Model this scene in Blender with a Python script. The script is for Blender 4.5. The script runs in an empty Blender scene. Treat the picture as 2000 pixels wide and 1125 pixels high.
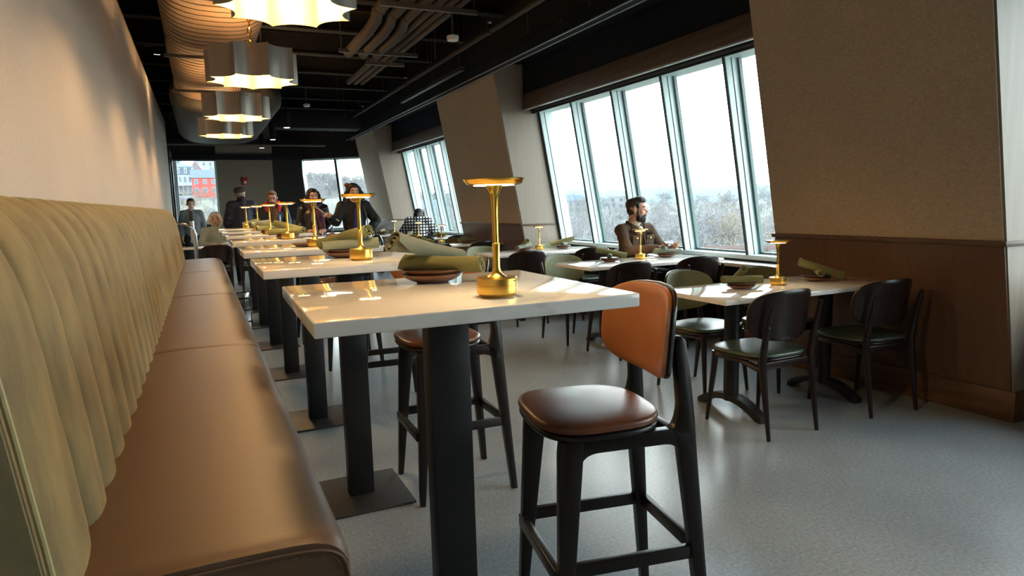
import bpy, bmesh, math, random
from mathutils import Vector, Matrix, Euler, noise
V = Vector
PI = math.pi
R = random.Random(7)
SC = bpy.context.scene
COL = SC.collection

# ------------------------------------------------------------------ helpers
class MB:
    """collects shapes that become ONE mesh object"""
    def __init__(s):
        s.v = []; s.f = []
    def add(s, vs, fs):
        o = len(s.v)
        s.v += [V(p) for p in vs]
        s.f += [tuple(i + o for i in f) for f in fs]
        return s
    def box(s, x0, x1, y0, y1, z0, z1, M=None):
        vs = [V((x, y, z)) for z in (z0, z1) for y in (y0, y1) for x in (x0, x1)]
        if M is not None: vs = [M @ p for p in vs]
        return s.add(vs, [(0, 2, 3, 1), (4, 5, 7, 6), (0, 1, 5, 4), (2, 6, 7, 3), (0, 4, 6, 2), (1, 3, 7, 5)])
    def cbox(s, c, d, M=None):
        return s.box(c[0]-d[0]/2, c[0]+d[0]/2, c[1]-d[1]/2, c[1]+d[1]/2, c[2]-d[2]/2, c[2]+d[2]/2, M)
    def loft(s, rings, closed=True, caps=True):
        n = len(rings[0]); vs = [p for r in rings for p in r]; fs = []
        for i in range(len(rings) - 1):
            for j in range(n if closed else n - 1):
                a = i*n + j; b = i*n + (j+1) % n
                fs.append((a, b, b+n, a+n))
        if caps and closed:
            fs.append(tuple(range(n))[::-1]); fs.append(tuple((len(rings)-1)*n + j for j in range(n)))
        return s.add(vs, fs)
    def tube(s, pts, rad, n=10, caps=True, sq=None):
        pts = [V(p) for p in pts]; k = len(pts)
        if not isinstance(rad, (list, tuple)): rad = [rad]*k
        t0 = (pts[1]-pts[0]).normalized()
        a = V((0, 0, 1)) if abs(t0.z) < .9 else V((0, 1, 0))
        u = t0.cross(a).normalized(); rings = []
        for i in range(k):
            t = (pts[min(i+1, k-1)] - pts[max(i-1, 0)]).normalized()
            u = (u - t*u.dot(t)).normalized(); w = t.cross(u)
            rings.append([pts[i] + rad[i]*(math.cos(2*PI*j/n)*u + math.sin(2*PI*j/n)*w) for j in range(n)])
        return s.loft(rings, True, caps)
    def lathe(s, prof, c=(0, 0, 0), n=32, M=None):
        c = V(c); vs = []; fs = []; k = len(prof)
        for r, z in prof:
            for j in range(n):
                p = V((r*math.cos(2*PI*j/n), r*math.sin(2*PI*j/n), z))
                vs.append((M @ p if M is not None else p) + c)
        for i in range(k-1):
            for j in range(n):
                a = i*n+j; b = i*n+(j+1) % n
                fs.append((a, b, b+n, a+n))
        fs.append(tuple(range(n))[::-1]); fs.append(tuple((k-1)*n+j for j in range(n)))
        return s.add(vs, fs)
    def prism(s, poly, h0, h1, f):
        """poly of (a,b); f(a,b,h)->point"""
        n = len(poly)
        vs = [V(f(a, b, h)) for h in (h0, h1) for a, b in poly]
        fs = [tuple(range(n))[::-1], tuple(n+i for i in range(n))]
        fs += [(i, (i+1) % n, n+(i+1) % n, n+i) for i in range(n)]
        return s.add(vs, fs)
    def ell(s, c, r, M=None, nu=14, nv=9):
        c = V(c); vs = []; fs = []
        for i in range(nv+1):
            th = PI*i/nv
            for j in range(nu):
                ph = 2*PI*j/nu
                p = V((r[0]*math.sin(th)*math.cos(ph), r[1]*math.sin(th)*math.sin(ph), r[2]*math.cos(th)))
                if M is not None: p = M @ p
                vs.append(p + c)
        for i in range(nv):
            for j in range(nu):
                a = i*nu+j; b = i*nu+(j+1) % nu
                fs.append((a, a+nu, b+nu, b))
        return s.add(vs, fs)
    def cap(s, p0, p1, r0, r1=None, n=12):
        """round cone"""
        p0 = V(p0); p1 = V(p1); r1 = r0 if r1 is None else r1
        d = (p1-p0); L = d.length
        if L < 1e-6: return s.ell(p0, (r0, r0, r0))
        d /= L; pts = []; rad = []
        for k in range(4):
            a = PI/2*k/4; pts.append(p0 - d*r0*math.cos(a)); rad.append(max(1e-4, r0*math.sin(a)))
        pts.append(p0); rad.append(r0); pts.append(p1); rad.append(r1)
        for k in range(3, -1, -1):
            a = PI/2*k/4; pts.append(p1 + d*r1*math.cos(a)); rad.append(max(1e-4, r1*math.sin(a)))
        return s.tube(pts, rad, n)
    def chain(s, pts, rad, n=12):
        for i in range(len(pts)-1):
            s.cap(pts[i], pts[i+1], rad[i], rad[i+1], n)
        return s
    def xf(s, M):
        s.v = [M @ p for p in s.v]; return s
    def mesh(s, name, bevel=0, seg=2, ang=35, fix=True):
        me = bpy.data.meshes.new(name)
        me.from_pydata([tuple(p) for p in s.v], [], s.f)
        bm = bmesh.new(); bm.from_mesh(me)
        bmesh.ops.remove_doubles(bm, verts=bm.verts, dist=1e-6)
        if fix: bmesh.ops.recalc_face_normals(bm, faces=bm.faces)
        if bevel:
            bm.normal_update()
            es = [e for e in bm.edges if len(e.link_faces) == 2 and e.calc_face_angle(0) > math.radians(30)]
            bmesh.ops.bevel(bm, geom=es, offset=bevel, segments=seg, profile=.5, affect='EDGES', clamp_overlap=True)
        bm.to_mesh(me); bm.free()
        me.shade_smooth() if hasattr(me, 'shade_smooth') else None
        for p in me.polygons: p.use_smooth = True
        me.set_sharp_from_angle(angle=math.radians(ang))
        return me
    def build(s, name, mat, parent=None, bevel=0, seg=2, ang=35, fix=True):
        me = s.mesh(name, bevel, seg, ang, fix)
        return link(name, me, mat, parent)

def link(name, me, mat, parent=None):
    o = bpy.data.objects.new(name, me); COL.objects.link(o)
    for m in (mat if isinstance(mat, (list, tuple)) else [mat]): me.materials.append(m)
    if parent is not None: o.parent = parent
    return o

def tag(o, label=None, cat=None, group=None, kind=None):
    if label: o['label'] = label
    if cat: o['category'] = cat
    if group: o['group'] = group
    if kind: o['kind'] = kind
    return o

def thing(name, label, cat, loc=(0, 0, 0), rz=0, group=None, kind=None):
    o = bpy.data.objects.new(name, None); COL.objects.link(o)
    o.empty_display_size = .1; o.location = loc; o.rotation_euler = (0, 0, rz)
    return tag(o, label, cat, group, kind)

def kids(o): return [c for c in bpy.data.objects if c.parent == o]

def copy_tree(o, loc=None, rz=None, label=None, group=None, parent=None, scale=None, rot=None):
    c = o.copy(); COL.objects.link(c)
    if parent is not None: c.parent = parent
    if loc is not None: c.location = loc
    if rz is not None: c.rotation_euler = (0, 0, rz)
    if rot is not None: c.rotation_euler = rot
    if scale is not None: c.scale = (scale,)*3
    if label: c['label'] = label
    if group: c['group'] = group
    for k in kids(o): copy_tree(k, parent=c)
    return c

def remesh(mb, voxel, smooth=4, disp=None, factor=.5):
    me = bpy.data.meshes.new('tmp'); me.from_pydata([tuple(p) for p in mb.v], [], mb.f)
    bm = bmesh.new(); bm.from_mesh(me); bmesh.ops.remove_doubles(bm, verts=bm.verts, dist=1e-6)
    bmesh.ops.recalc_face_normals(bm, faces=bm.faces); bm.to_mesh(me); bm.free()
    o = bpy.data.objects.new('tmp', me); COL.objects.link(o)
    m = o.modifiers.new('r', 'REMESH'); m.mode = 'VOXEL'; m.voxel_size = voxel
    if smooth:
        m = o.modifiers.new('s', 'SMOOTH'); m.iterations = smooth; m.factor = factor
    dg = bpy.context.evaluated_depsgraph_get()
    out = bpy.data.meshes.new_from_object(o.evaluated_get(dg))
    bpy.data.objects.remove(o); bpy.data.meshes.remove(me)
    if disp:
        amp, sc = disp
        out.update()
        ns = [v.normal.copy() for v in out.vertices]
        for v, nn in zip(out.vertices, ns):
            v.co += nn*amp*noise.noise(V(v.co)*sc)
    for p in out.polygons: p.use_smooth = True
    return out

# ------------------------------------------------------------------ materials
def rgb(c):
    """display (sRGB 0-255) colour -> linear"""
    out = []
    for x in c:
        x /= 255
        out.append(x/12.92 if x <= .04045 else ((x+.055)/1.055)**2.4)
    return tuple(out) + (1,)

def new_mat(name):
    m = bpy.data.materials.new(name); m.use_nodes = True
    nt = m.node_tree; nt.nodes.clear()
    out = nt.nodes.new('ShaderNodeOutputMaterial'); b = nt.nodes.new('ShaderNodeBsdfPrincipled')
    nt.links.new(b.outputs[0], out.inputs[0])
    return m, nt, b

def N(nt, t, **kw):
    n = nt.nodes.new(t)
    for k, v in kw.items():
        if k in n.inputs: n.inputs[k].default_value = v
        else: setattr(n, k, v)
    return n

def coords(nt, scale=(1, 1, 1), rot=(0, 0, 0), kind='Object'):
    tc = N(nt, 'ShaderNodeTexCoord'); mp = N(nt, 'ShaderNodeMapping')
    mp.inputs['Scale'].default_value = scale; mp.inputs['Rotation'].default_value = rot
    nt.links.new(tc.outputs[kind], mp.inputs[0]); return mp.outputs[0]

def ramp(nt, fac, stops):
    r = N(nt, 'ShaderNodeValToRGB'); e = r.color_ramp.elements
    while len(e) < len(stops): e.new(.5)
    for el, (p, c) in zip(e, stops): el.position = p; el.color = c
    nt.links.new(fac, r.inputs[0]); return r.outputs[0]

def mixc(nt, fac, a, b, mode='MIX'):
    m = N(nt, 'ShaderNodeMix'); m.data_type = 'RGBA'; m.blend_type = mode
    for s, i in ((fac, 0), (a, 6), (b, 7)):
        if hasattr(s, 'links'): nt.links.new(s, m.inputs[i])
        else: m.inputs[i].default_value = s
    return m.outputs[2]

def bump(nt, b, h, strength=.2, dist=.01):
    n = N(nt, 'ShaderNodeBump'); n.inputs['Strength'].default_value = strength; n.inputs['Distance'].default_value = dist
    nt.links.new(h, n.inputs['Height']); nt.links.new(n.outputs[0], b.inputs['Normal'])

def simple(name, col, rough=.5, metal=0, var=.12, scale=(30, 30, 30), detail=4, bmp=0, bscale=None, bdist=.002,
           sheen=0, coat=0, spec=.5, aniso=0, rvar=0):
    m, nt, b = new_mat(name)
    c = rgb(col)
    nz = N(nt, 'ShaderNodeTexNoise'); nz.inputs['Scale'].default_value = 1; nz.inputs['Detail'].default_value = detail
    nt.links.new(coords(nt, scale), nz.inputs[0])
    lo = tuple(x*(1-var) for x in c[:3])+(1,); hi = tuple(min(1, x*(1+var)) for x in c[:3])+(1,)
    nt.links.new(ramp(nt, nz.outputs[0], [(.3, lo), (.7, hi)]), b.inputs['Base Color'])
    b.inputs['Roughness'].default_value = rough; b.inputs['Metallic'].default_value = metal
    b.inputs['Specular IOR Level'].default_value = spec
    if sheen:
        b.inputs['Sheen Weight'].default_value = sheen; b.inputs['Sheen Roughness'].default_value = .3
        b.inputs['Sheen Tint'].default_value = tuple(min(1, x*2.6+.03) for x in c[:3])+(1,)
    if coat:
        b.inputs['Coat Weight'].default_value = coat; b.inputs['Coat Roughness'].default_value = .12
    if aniso: b.inputs['Anisotropic'].default_value = aniso
    if rvar:
        mr = N(nt, 'ShaderNodeMapRange'); mr.inputs[3].default_value = rough-rvar; mr.inputs[4].default_value = rough+rvar
        nt.links.new(nz.outputs[0], mr.inputs[0]); nt.links.new(mr.outputs[0], b.inputs['Roughness'])
    if bmp:
        n2 = N(nt, 'ShaderNodeTexNoise'); n2.inputs['Scale'].default_value = 1; n2.inputs['Detail'].default_value = 3
        nt.links.new(coords(nt, bscale or tuple(3*x for x in scale)), n2.inputs[0]); bump(nt, b, n2.outputs[0], bmp, bdist)
    return m

def wood(name, c0, c1, rough=.45, scale=(14, 14, 1.1), rot=(0, 0, 0), spec=.4, wv=.35):
    m, nt, b = new_mat(name)
    cs = coords(nt, scale, rot)
    n1 = N(nt, 'ShaderNodeTexNoise'); n1.inputs['Scale'].default_value = 1.2; n1.inputs['Detail'].default_value = 5
    n1.inputs['Distortion'].default_value = .8
    nt.links.new(cs, n1.inputs[0])
    w = N(nt, 'ShaderNodeTexWave'); w.wave_type = 'BANDS'; w.bands_direction = 'DIAGONAL'
    w.inputs['Scale'].default_value = .55; w.inputs['Distortion'].default_value = 7; w.inputs['Detail'].default_value = 3
    w.inputs['Detail Scale'].default_value = .8
    nt.links.new(cs, w.inputs[0])
    c2 = coords(nt, tuple(x*6 for x in scale), rot)
    n2 = N(nt, 'ShaderNodeTexNoise'); n2.inputs['Scale'].default_value = 2; n2.inputs['Detail'].default_value = 2
    nt.links.new(c2, n2.inputs[0])
    a = mixc(nt, wv, n1.outputs[0], w.outputs[0]); a = mixc(nt, .3, a, n2.outputs[0])
    col = ramp(nt, a, [(.28, rgb(c0)), (.72, rgb(c1))])
    nt.links.new(col, b.inputs['Base Color']); b.inputs['Roughness'].default_value = rough
    b.inputs['Specular IOR Level'].default_value = spec
    bump(nt, b, n2.outputs[0], .15, .001)
    return m

def weave(name, col, rough=.85, s=260, var=.12, bst=.5, rot=0, bd=.003, stretch=(1, 1, 1), sheen=.1, patch=.06):
    m, nt, b = new_mat(name); c = rgb(col)
    cs = coords(nt, stretch, (rot, 0, 0))
    w1 = N(nt, 'ShaderNodeTexNoise'); w1.inputs['Scale'].default_value = 1; w1.inputs['Detail'].default_value = 3
    nt.links.new(coords(nt, (s, s, s*.18)), w1.inputs[0])
    w2 = N(nt, 'ShaderNodeTexNoise'); w2.inputs['Scale'].default_value = 1; w2.inputs['Detail'].default_value = 3
    nt.links.new(coords(nt, (s*.18, s*.18, s)), w2.inputs[0])
    h = mixc(nt, .5, w1.outputs[0], w2.outputs[0])
    big = N(nt, 'ShaderNodeTexNoise'); big.inputs['Scale'].default_value = 2.2; big.inputs['Detail'].default_value = 4
    nt.links.new(cs, big.inputs[0])
    lo = tuple(x*(1-var) for x in c[:3])+(1,); hi = tuple(min(1, x*(1+var)) for x in c[:3])+(1,)
    cc = ramp(nt, h, [(.35, lo), (.65, hi)])
    tint = ramp(nt, big.outputs[0], [(.3, (1-patch,)*3+(1,)), (.7, (1,)*3+(1,))])
    nt.links.new(mixc(nt, 1, cc, tint, 'MULTIPLY'), b.inputs['Base Color'])
    b.inputs['Roughness'].default_value = rough; b.inputs['Specular IOR Level'].default_value = .25
    if sheen: b.inputs['Sheen Weight'].default_value = sheen
    bump(nt, b, h, bst, bd)
    return m

def emis(name, col, strength):
    m = bpy.data.materials.new(name); m.use_nodes = True; nt = m.node_tree; nt.nodes.clear()
    o = N(nt, 'ShaderNodeOutputMaterial'); e = N(nt, 'ShaderNodeEmission')
    e.inputs[0].default_value = tuple(col)+(1,); e.inputs[1].default_value = strength
    nt.links.new(e.outputs[0], o.inputs[0]); return m

def glass(name, tint=(.95, .99, .98), ior=1.45, rough=0.0):
    m = bpy.data.materials.new(name); m.use_nodes = True; nt = m.node_tree; nt.nodes.clear()
    o = N(nt, 'ShaderNodeOutputMaterial'); t = N(nt, 'ShaderNodeBsdfTransparent'); g = N(nt, 'ShaderNodeBsdfGlossy')
    t.inputs[0].default_value = tint+(1,); g.inputs['Roughness'].default_value = rough
    f = N(nt, 'ShaderNodeLayerWeight'); f.inputs[0].default_value = .5
    p = N(nt, 'ShaderNodeMath'); p.operation = 'POWER'; p.inputs[1].default_value = 5; nt.links.new(f.outputs['Facing'], p.inputs[0])
    q = N(nt, 'ShaderNodeMapRange'); q.inputs[3].default_value = .03; q.inputs[4].default_value = .6; nt.links.new(p.outputs[0], q.inputs[0])
    mx = N(nt, 'ShaderNodeMixShader'); nt.links.new(q.outputs[0], mx.inputs[0]); nt.links.new(t.outputs[0], mx.inputs[1]); nt.links.new(g.outputs[0], mx.inputs[2])
    nt.links.new(mx.outputs[0], o.inputs[0]); return m

def concrete():
    m, nt, b = new_mat('polished_concrete')
    cs = coords(nt)
    def nz(sc, det, rough=.5):
        n = N(nt, 'ShaderNodeTexNoise'); n.inputs['Scale'].default_value = sc; n.inputs['Detail'].default_value = det; n.inputs['Roughness'].default_value = rough
        nt.links.new(cs, n.inputs[0]); return n.outputs[0]
    n1 = nz(1.1, 4); n2 = nz(70, 2); n3 = nz(9, 4, .6)
    v = N(nt, 'ShaderNodeTexVoronoi'); v.inputs['Scale'].default_value = 95; nt.links.new(cs, v.inputs[0])
    c = mixc(nt, n1, rgb((108, 117, 124)), rgb((160, 168, 174)))
    c = mixc(nt, 1, c, mixc(nt, n3, (.95, .95, .95, 1), (1.05, 1.05, 1.05, 1)), 'MULTIPLY')
    c = mixc(nt, 1, c, mixc(nt, n2, (.62, .62, .61, 1), (1.36, 1.36, 1.35, 1)), 'MULTIPLY')
    ag = ramp(nt, v.outputs[0], [(.08, (.62, .60, .58, 1)), (.22, (1, 1, 1, 1))])
    c = mixc(nt, 1, c, ag, 'MULTIPLY')
    nt.links.new(c, b.inputs['Base Color'])
    mr = N(nt, 'ShaderNodeMapRange'); mr.inputs[3].default_value = .235; mr.inputs[4].default_value = .275
    nt.links.new(n3, mr.inputs[0]); nt.links.new(mr.outputs[0], b.inputs['Roughness']); b.inputs['Specular IOR Level'].default_value = .6
    bump(nt, b, n2, .03, .001)
    return m

def quartz():
    m, nt, b = new_mat('white_quartz')
    cs = coords(nt, (1, 1, 1))
    n1 = N(nt, 'ShaderNodeTexNoise'); n1.inputs['Scale'].default_value = 2.4; n1.inputs['Detail'].default_value = 5; n1.inputs['Distortion'].default_value = 1.6
    nt.links.new(cs, n1.inputs[0])
    vein = ramp(nt, n1.outputs[0], [(.46, (0, 0, 0, 1)), (.495, (1, 1, 1, 1)), (.53, (0, 0, 0, 1))])
    n2 = N(nt, 'ShaderNodeTexNoise'); n2.inputs['Scale'].default_value = 3; nt.links.new(cs, n2.inputs[0])
    vm = mixc(nt, 1, vein, ramp(nt, n2.outputs[0], [(.45, (0, 0, 0, 1)), (.65, (.5, .5, .5, 1))]), 'MULTIPLY')
    nt.links.new(mixc(nt, vm, rgb((226, 224, 220)), rgb((188, 184, 178))), b.inputs['Base Color'])
    b.inputs['Roughness'].default_value = .06; b.inputs['Specular IOR Level'].default_value = .42
    return m

def plaid(name, a, bcol, s=9, lw=.62):
    m, nt, b = new_mat(name)
    w = []
    for d in ('X', 'Z'):
        x = N(nt, 'ShaderNodeTexWave'); x.wave_type = 'BANDS'; x.bands_direction = d; x.inputs['Scale'].default_value = s; x.inputs['Distortion'].default_value = 1.0
        nt.links.new(coords(nt), x.inputs[0]); w.append(ramp(nt, x.outputs[0], [(lw-.04, (0, 0, 0, 1)), (lw+.04, (1, 1, 1, 1))]))
    mx = mixc(nt, 1, w[0], w[1], 'LIGHTEN')
    nt.links.new(mixc(nt, mx, rgb(a), rgb(bcol)), b.inputs['Base Color']); b.inputs['Roughness'].default_value = .9
    return m

M = {}
M['floor'] = concrete()
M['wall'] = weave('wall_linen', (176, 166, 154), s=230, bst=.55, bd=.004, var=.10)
M['pierfab'] = weave('pier_linen', (178, 160, 136), s=210, bst=.6, bd=.004, var=.2)
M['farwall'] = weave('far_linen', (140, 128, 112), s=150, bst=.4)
M['panel'] = wood('oak_panel', (80, 57, 43), (98, 71, 53), rough=.40, scale=(20, 20, 1.3), wv=.10)
M['panellit'] = wood('oak_lit_end', (134, 121, 108), (148, 134, 120), rough=.5, scale=(22, 22, 1.2), wv=.04)  # same oak on the pier ends, window light put into a paler colour
M['basewood'] = wood('oak_base', (72, 50, 36), (100, 72, 52), rough=.5, scale=(14, 1.1, 14))
M['valance'] = wood('oak_valance', (76, 61, 51), (100, 82, 69), rough=.5, scale=(14, 1.0, 16))
M['black'] = simple('black_paint', (20, 21, 25), .7, var=.1, spec=.3)
M['navy'] = simple('dark_bulkhead', (19, 26, 38), .8, var=.1, spec=.2)
M['brownceil'] = simple('dark_brown_paint', (36, 30, 27), .8, var=.12)
M['steelblk'] = simple('black_powder_coat', (24, 25, 28), .45, var=.15, bmp=.1, bscale=(300,)*3, spec=.4)
M['baseplate'] = simple('black_plate', (40, 40, 41), .5, var=.12, bmp=.1, bscale=(300,)*3)
M['pipe'] = simple('pipe_wrap', (56, 48, 42), .75, var=.15, bmp=.2, bscale=(40,)*3)
M['beam'] = simple('fireproofed_steel', (26, 23, 22), .9, var=.3, bmp=.6, bscale=(30,)*3, bdist=.01)
M['rail'] = simple('strut_metal', (92, 84, 76), .5, metal=.5)
M['duct'] = simple('duct_fabric', (130, 106, 82), .75, var=.1, scale=(4, 30, 4), bmp=.2, bscale=(3, 80, 3))
M['ductring'] = simple('duct_seam', (60, 45, 35), .8)
M['alu'] = simple('window_aluminium', (205, 222, 222), .4, var=.03, spec=.4)
M['alubright'] = simple('bright_strip', (200, 200, 196), .35, metal=.6)
M['dark_strip'] = simple('matte_black', (22, 24, 26), .6)  # plain matte black; on mullion fronts it stands in for shade
M['glass'] = glass('window_glass')
M['tumbler'] = glass('tumbler_glass', (.9, .9, .93), 1.35)
M['quartz'] = quartz()
M['brass'] = simple('brushed_brass', (230, 186, 92), .3, metal=1, var=.06, scale=(6, 6, 400), rvar=.05)
M['brasspol'] = simple('polished_brass', (242, 194, 84), .18, metal=1, var=.04)
M['lampglow'] = emis('lamp_led', (1, .78, .44), 34)
M['darkwood'] = wood('dark_stained_wood', (21, 13, 12), (36, 23, 19), rough=.30, scale=(30, 30, 3))
M['blackwood'] = wood('espresso_wood', (17, 12, 11), (28, 20, 18), rough=.35, scale=(30, 30, 3))
M['cognac'] = simple('cognac_leather', (100, 58, 36), .33, var=.28, scale=(9, 9, 9), bmp=.25, bscale=(220,)*3, bdist=.0008, rvar=.06)
M['orange'] = simple('tan_leather', (152, 94, 50), .45, var=.1, scale=(8, 8, 8), bmp=.25, bscale=(240,)*3, bdist=.0008)
M['greenseat'] = simple('green_leather', (54, 66, 52), .35, var=.18, scale=(9, 9, 9), bmp=.2, bscale=(220,)*3, bdist=.0008)
M['greenpad'] = simple('sage_upholstery', (106, 108, 74), .6, var=.1, bmp=.25, bscale=(200,)*3, bdist=.001)
M['vinyl'] = simple('brown_vinyl', (82, 61, 42), .46, var=.16, scale=(7, 300, 90), bmp=.25, bscale=(12, 300, 90), bdist=.001, rvar=.05)
M['stitch'] = simple('brown_stitching', (92, 68, 48), .7)
M['velvet'] = simple('olive_velvet', (107, 94, 60), .8, var=.34, scale=(16, 16, 6), detail=9, bmp=.3, bscale=(150,)*3, sheen=.75)
M['velvetend'] = simple('olive_fabric_end', (112, 102, 74), .85, var=.12, scale=(20,)*3, bmp=.25, bscale=(200,)*3)
M['pipingm'] = simple('olive_piping', (150, 138, 96), .7)
M['napkin'] = weave('olive_linen', (116, 115, 74), s=420, bst=.35, bd=.001, var=.1)
M['napkin2'] = weave('sage_linen', (118, 123, 106), s=420, bst=.35, bd=.001, var=.1)
M['plate'] = simple('brown_stoneware', (112, 72, 52), .35, var=.18, scale=(25,)*3, coat=.2)
M['platerim'] = simple('plate_rim', (62, 40, 30), .4)
M['nickel'] = simple('brushed_nickel', (178, 170, 158), .38, metal=.9, var=.07, scale=(180, 180, 3), rvar=.04)
M['shadein'] = simple('gold_lining', (250, 214, 120), .5, var=.05)
M['bulb'] = emis('bulb_glow', (1, .64, .30), 300)
M['spotglow'] = emis('spot_glow', (1, .9, .75), 3.0)
M['chrome'] = simple('chrome', (200, 200, 200), .15, metal=1, var=.05)
M['red'] = simple('red_plastic', (170, 30, 26), .4)
M['white'] = simple('white_plastic', (225, 225, 222), .4)
M['leaf'] = simple('dark_green_leaf', (44, 66, 34), .5, var=.3)
M['pot'] = simple('charcoal_pot', (50, 48, 46), .7)
SKY, EXPO, SPOTW = 7, 0.52, 50
# camera frame
yaw, pit, rol, fpx, H = .4309, -.1253, -.0273, 1303.65, 1.30
fw = V((math.sin(yaw)*math.cos(pit), math.cos(yaw)*math.cos(pit), math.sin(pit)))
r0 = V((math.cos(yaw), -math.sin(yaw), 0)); u0 = r0.cross(fw)
rr = r0*math.cos(rol)+u0*math.sin(rol); uu = u0*math.cos(rol)-r0*math.sin(rol)
CAMF, CAMR, CAMU, CAMP, CAMH = fw, rr, uu, fpx, H
# ------------------------------------------------------------------ room
LEAN = .18
def XP(z): return 4.08 - LEAN*z          # leaning pier face
def XW(z): return 4.615 - LEAN*z         # leaning window frame face
YB, YF = -4.9, 17.6                      # room ends
CEIL = 4.15

def struct(name, mb, mat, parent=None, bevel=0, **kw):
    o = mb.build(name, mat, parent, bevel, **kw)
    if parent is None: o['kind'] = 'structure'
    return o

struct('floor', MB().box(-1.3, 5.3, YB, 19.0, -.12, 0), M['floor'])
struct('ceiling', MB().box(-1.3, 5.3, YB, 19.0, CEIL, CEIL+.1), M['black'])
wl = struct('wall_left', MB().box(-.65, -.508, YB, 15.2, 0, 3.10), M['wall'])
MB().box(-.66, -.508, YB, 15.2, 3.10, 3.125).build('cap_rail', M['basewood'], wl)
struct('wall_left', MB().box(-1.25, -1.1, YB, 19, 0, CEIL), M['brownceil'])
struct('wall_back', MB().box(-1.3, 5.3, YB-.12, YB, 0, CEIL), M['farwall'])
d1 = struct('door_1', MB().box(-.56, -.48, 15.2, 15.30, 0, 2.62).box(-.56, -.48, 16.5, 16.6, 0, 2.62).box(-.56, -.48, 15.2, 16.6, 2.52, 2.62), M['steelblk'])
MB().box(-.535, -.525, 15.3, 16.5, .02, 2.52).build('pane', M['glass'], d1)

def slab(mb, y0, y1, z0, z1, xin, xout):
    """block between two leaning faces"""
    poly = [(xin(z0), z0), (xout(z0), z0), (xout(z1), z1), (xin(z1), z1)]
    return mb.prism(poly, y0, y1, lambda a, b, h: (a, h, b))

def pier(y0, y1):
    XO = lambda z: XW(z)+.22
    o = struct('wall_right', slab(MB(), y0, y1, 0, 3.12, lambda z: XP(z)+.012, XO), M['panellit'])
    slab(MB(), y0+.006, y1-.006, .18, 1.0, lambda z: XP(z)-.002, lambda z: XP(z)+.03).build('wainscot', M['panel'], o)
    slab(MB(), y0+.012, y1-.012, 1.03, 3.10, XP, lambda z: XP(z)+.03).build('fabric_panel', M['pierfab'], o)
    slab(MB(), y0-.012, y1+.012, 1.0, 1.028, lambda z: XP(z)-.018, lambda z: 4.5).build('cap_rail', M['panel'], o, .003)
    b = struct('baseboard_right', slab(MB(), y0-.016, y1+.016, 0, .175, lambda z: XP(0)-.028, lambda z: 4.6), M['basewood'], None, .004)
    return o
PIERS = [(-4.4, -2.25), (2.134, 3.735), (8.11, 10.42), (14.76, 16.62)]
BAYS = [(-2.25, 2.134), (3.735, 8.11), (10.42, 14.76)]
for a, b in PIERS: pier(a, b)

GL = .155                                 # glass sits this far outside the frame face
def window(k, y0, y1):
    x = XW; n = 5; step = (y1-y0)/n
    o = struct('window_%d' % k, slab(MB(), y0, y1, .740, .782, x, lambda z: x(z)+.2), M['alu'], None, .004)
    slab(MB(), y0, y1, 2.50, 2.62, x, lambda z: x(z)+.2).build('top_rail', M['alu'], o)
    for i in range(n+1):
        yc = y0+i*step
        a, b = yc-.019, yc+.019
        if i == 0: a, b = y0+.002, y0+.05
        if i == n: a, b = y1-.05, y1-.002
        m = slab(MB(), a, b, .76, 2.52, lambda z: x(z)+.012, lambda z: x(z)+.19).build('mullion', M['alu'], o, .003)
        slab(MB(), a+.010, b-.010, .76, 2.54, lambda z: x(z)+.002, lambda z: x(z)+.014).build('dark_strip', M['dark_strip'], m)  # black strip painting the shade on the mullion's room-facing edge
        slab(MB(), a-.004, b+.004, .78, 2.52, lambda z: x(z)+.075, lambda z: x(z)+.082).build('groove', M['dark_strip'], m)
        if i < n:
            slab(MB(), yc+.021, yc+step-.021, .77, 2.52, lambda z: x(z)+GL, lambda z: x(z)+GL+.008).build('pane', M['glass'], o)
            e = .026
            y_a, y_b = yc+.019, yc+step-.019
            g = MB()
            slab(g, y_a, y_a+e, .775, 2.5, lambda z: x(z)+GL-.014, lambda z: x(z)+GL+.02)
            slab(g, y_b-e, y_b, .775, 2.5, lambda z: x(z)+GL-.014, lambda z: x(z)+GL+.02)
            slab(g, y_a, y_b, .775, .775+e, lambda z: x(z)+GL-.014, lambda z: x(z)+GL+.02)
            g.build('pane_seal', M['aludark'], o)
    # ledge, dark apron below
    tr = struct('trim_1', MB().box(4.285, 4.60, y0-.0, y1, .69, .7215), M['quartz'], None, .003)
    struct('wall_right', MB().box(4.36, 4.69, y0, y1, 0, .69).box(4.49, 4.69, y0, y1, .69, .745), M['black'])
    struct('baseboard_right', MB().box(4.335, 4.37, y0, y1, 0, .12), M['basewood'], None, .003)
    # timber valance, soffit, dark bulkhead above
    va = struct('trim_1', MB().box(3.945, 3.985, y0+.002, y1-.002, 2.525, 2.715), M['valance'], None, .003)
    MB().box(3.947, 3.99, y0+.002, y1-.002, 2.512, 2.525).build('edge_strip', M['alubright'], va)
    struct('trim_1', MB().box(3.985, 4.6, y0+.002, y1-.002, 2.56, 2.60), M['navy'])
    struct('wall_right', MB().box(3.96, 4.1, y0+.002, y1-.002, 2.715, 3.5), M['navy'])
    rb = thing('roller_blind', None, 'blind', (4.08, (y0+y1)/2, 2.52))
    L = (y1-y0)/2-.02
    MB().tube([(0, -L, 0), (0, L, 0)], .026, 14).build('blind_roll', M['dark_strip'], rb)
    MB().box(-.008, .008, -L, L, -.045, -.018).build('hem_bar', M['dark_strip'], rb)
    return o, rb
M['aludark'] = simple('grey_green_frame', (82, 106, 105), .5)
blab = ['dark rolled-up blind above the windows behind the camera', 'dark rolled-up blind over the big window beside the person in brown', 'dark rolled-up blind over the window beyond the second leaning pier']
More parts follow.
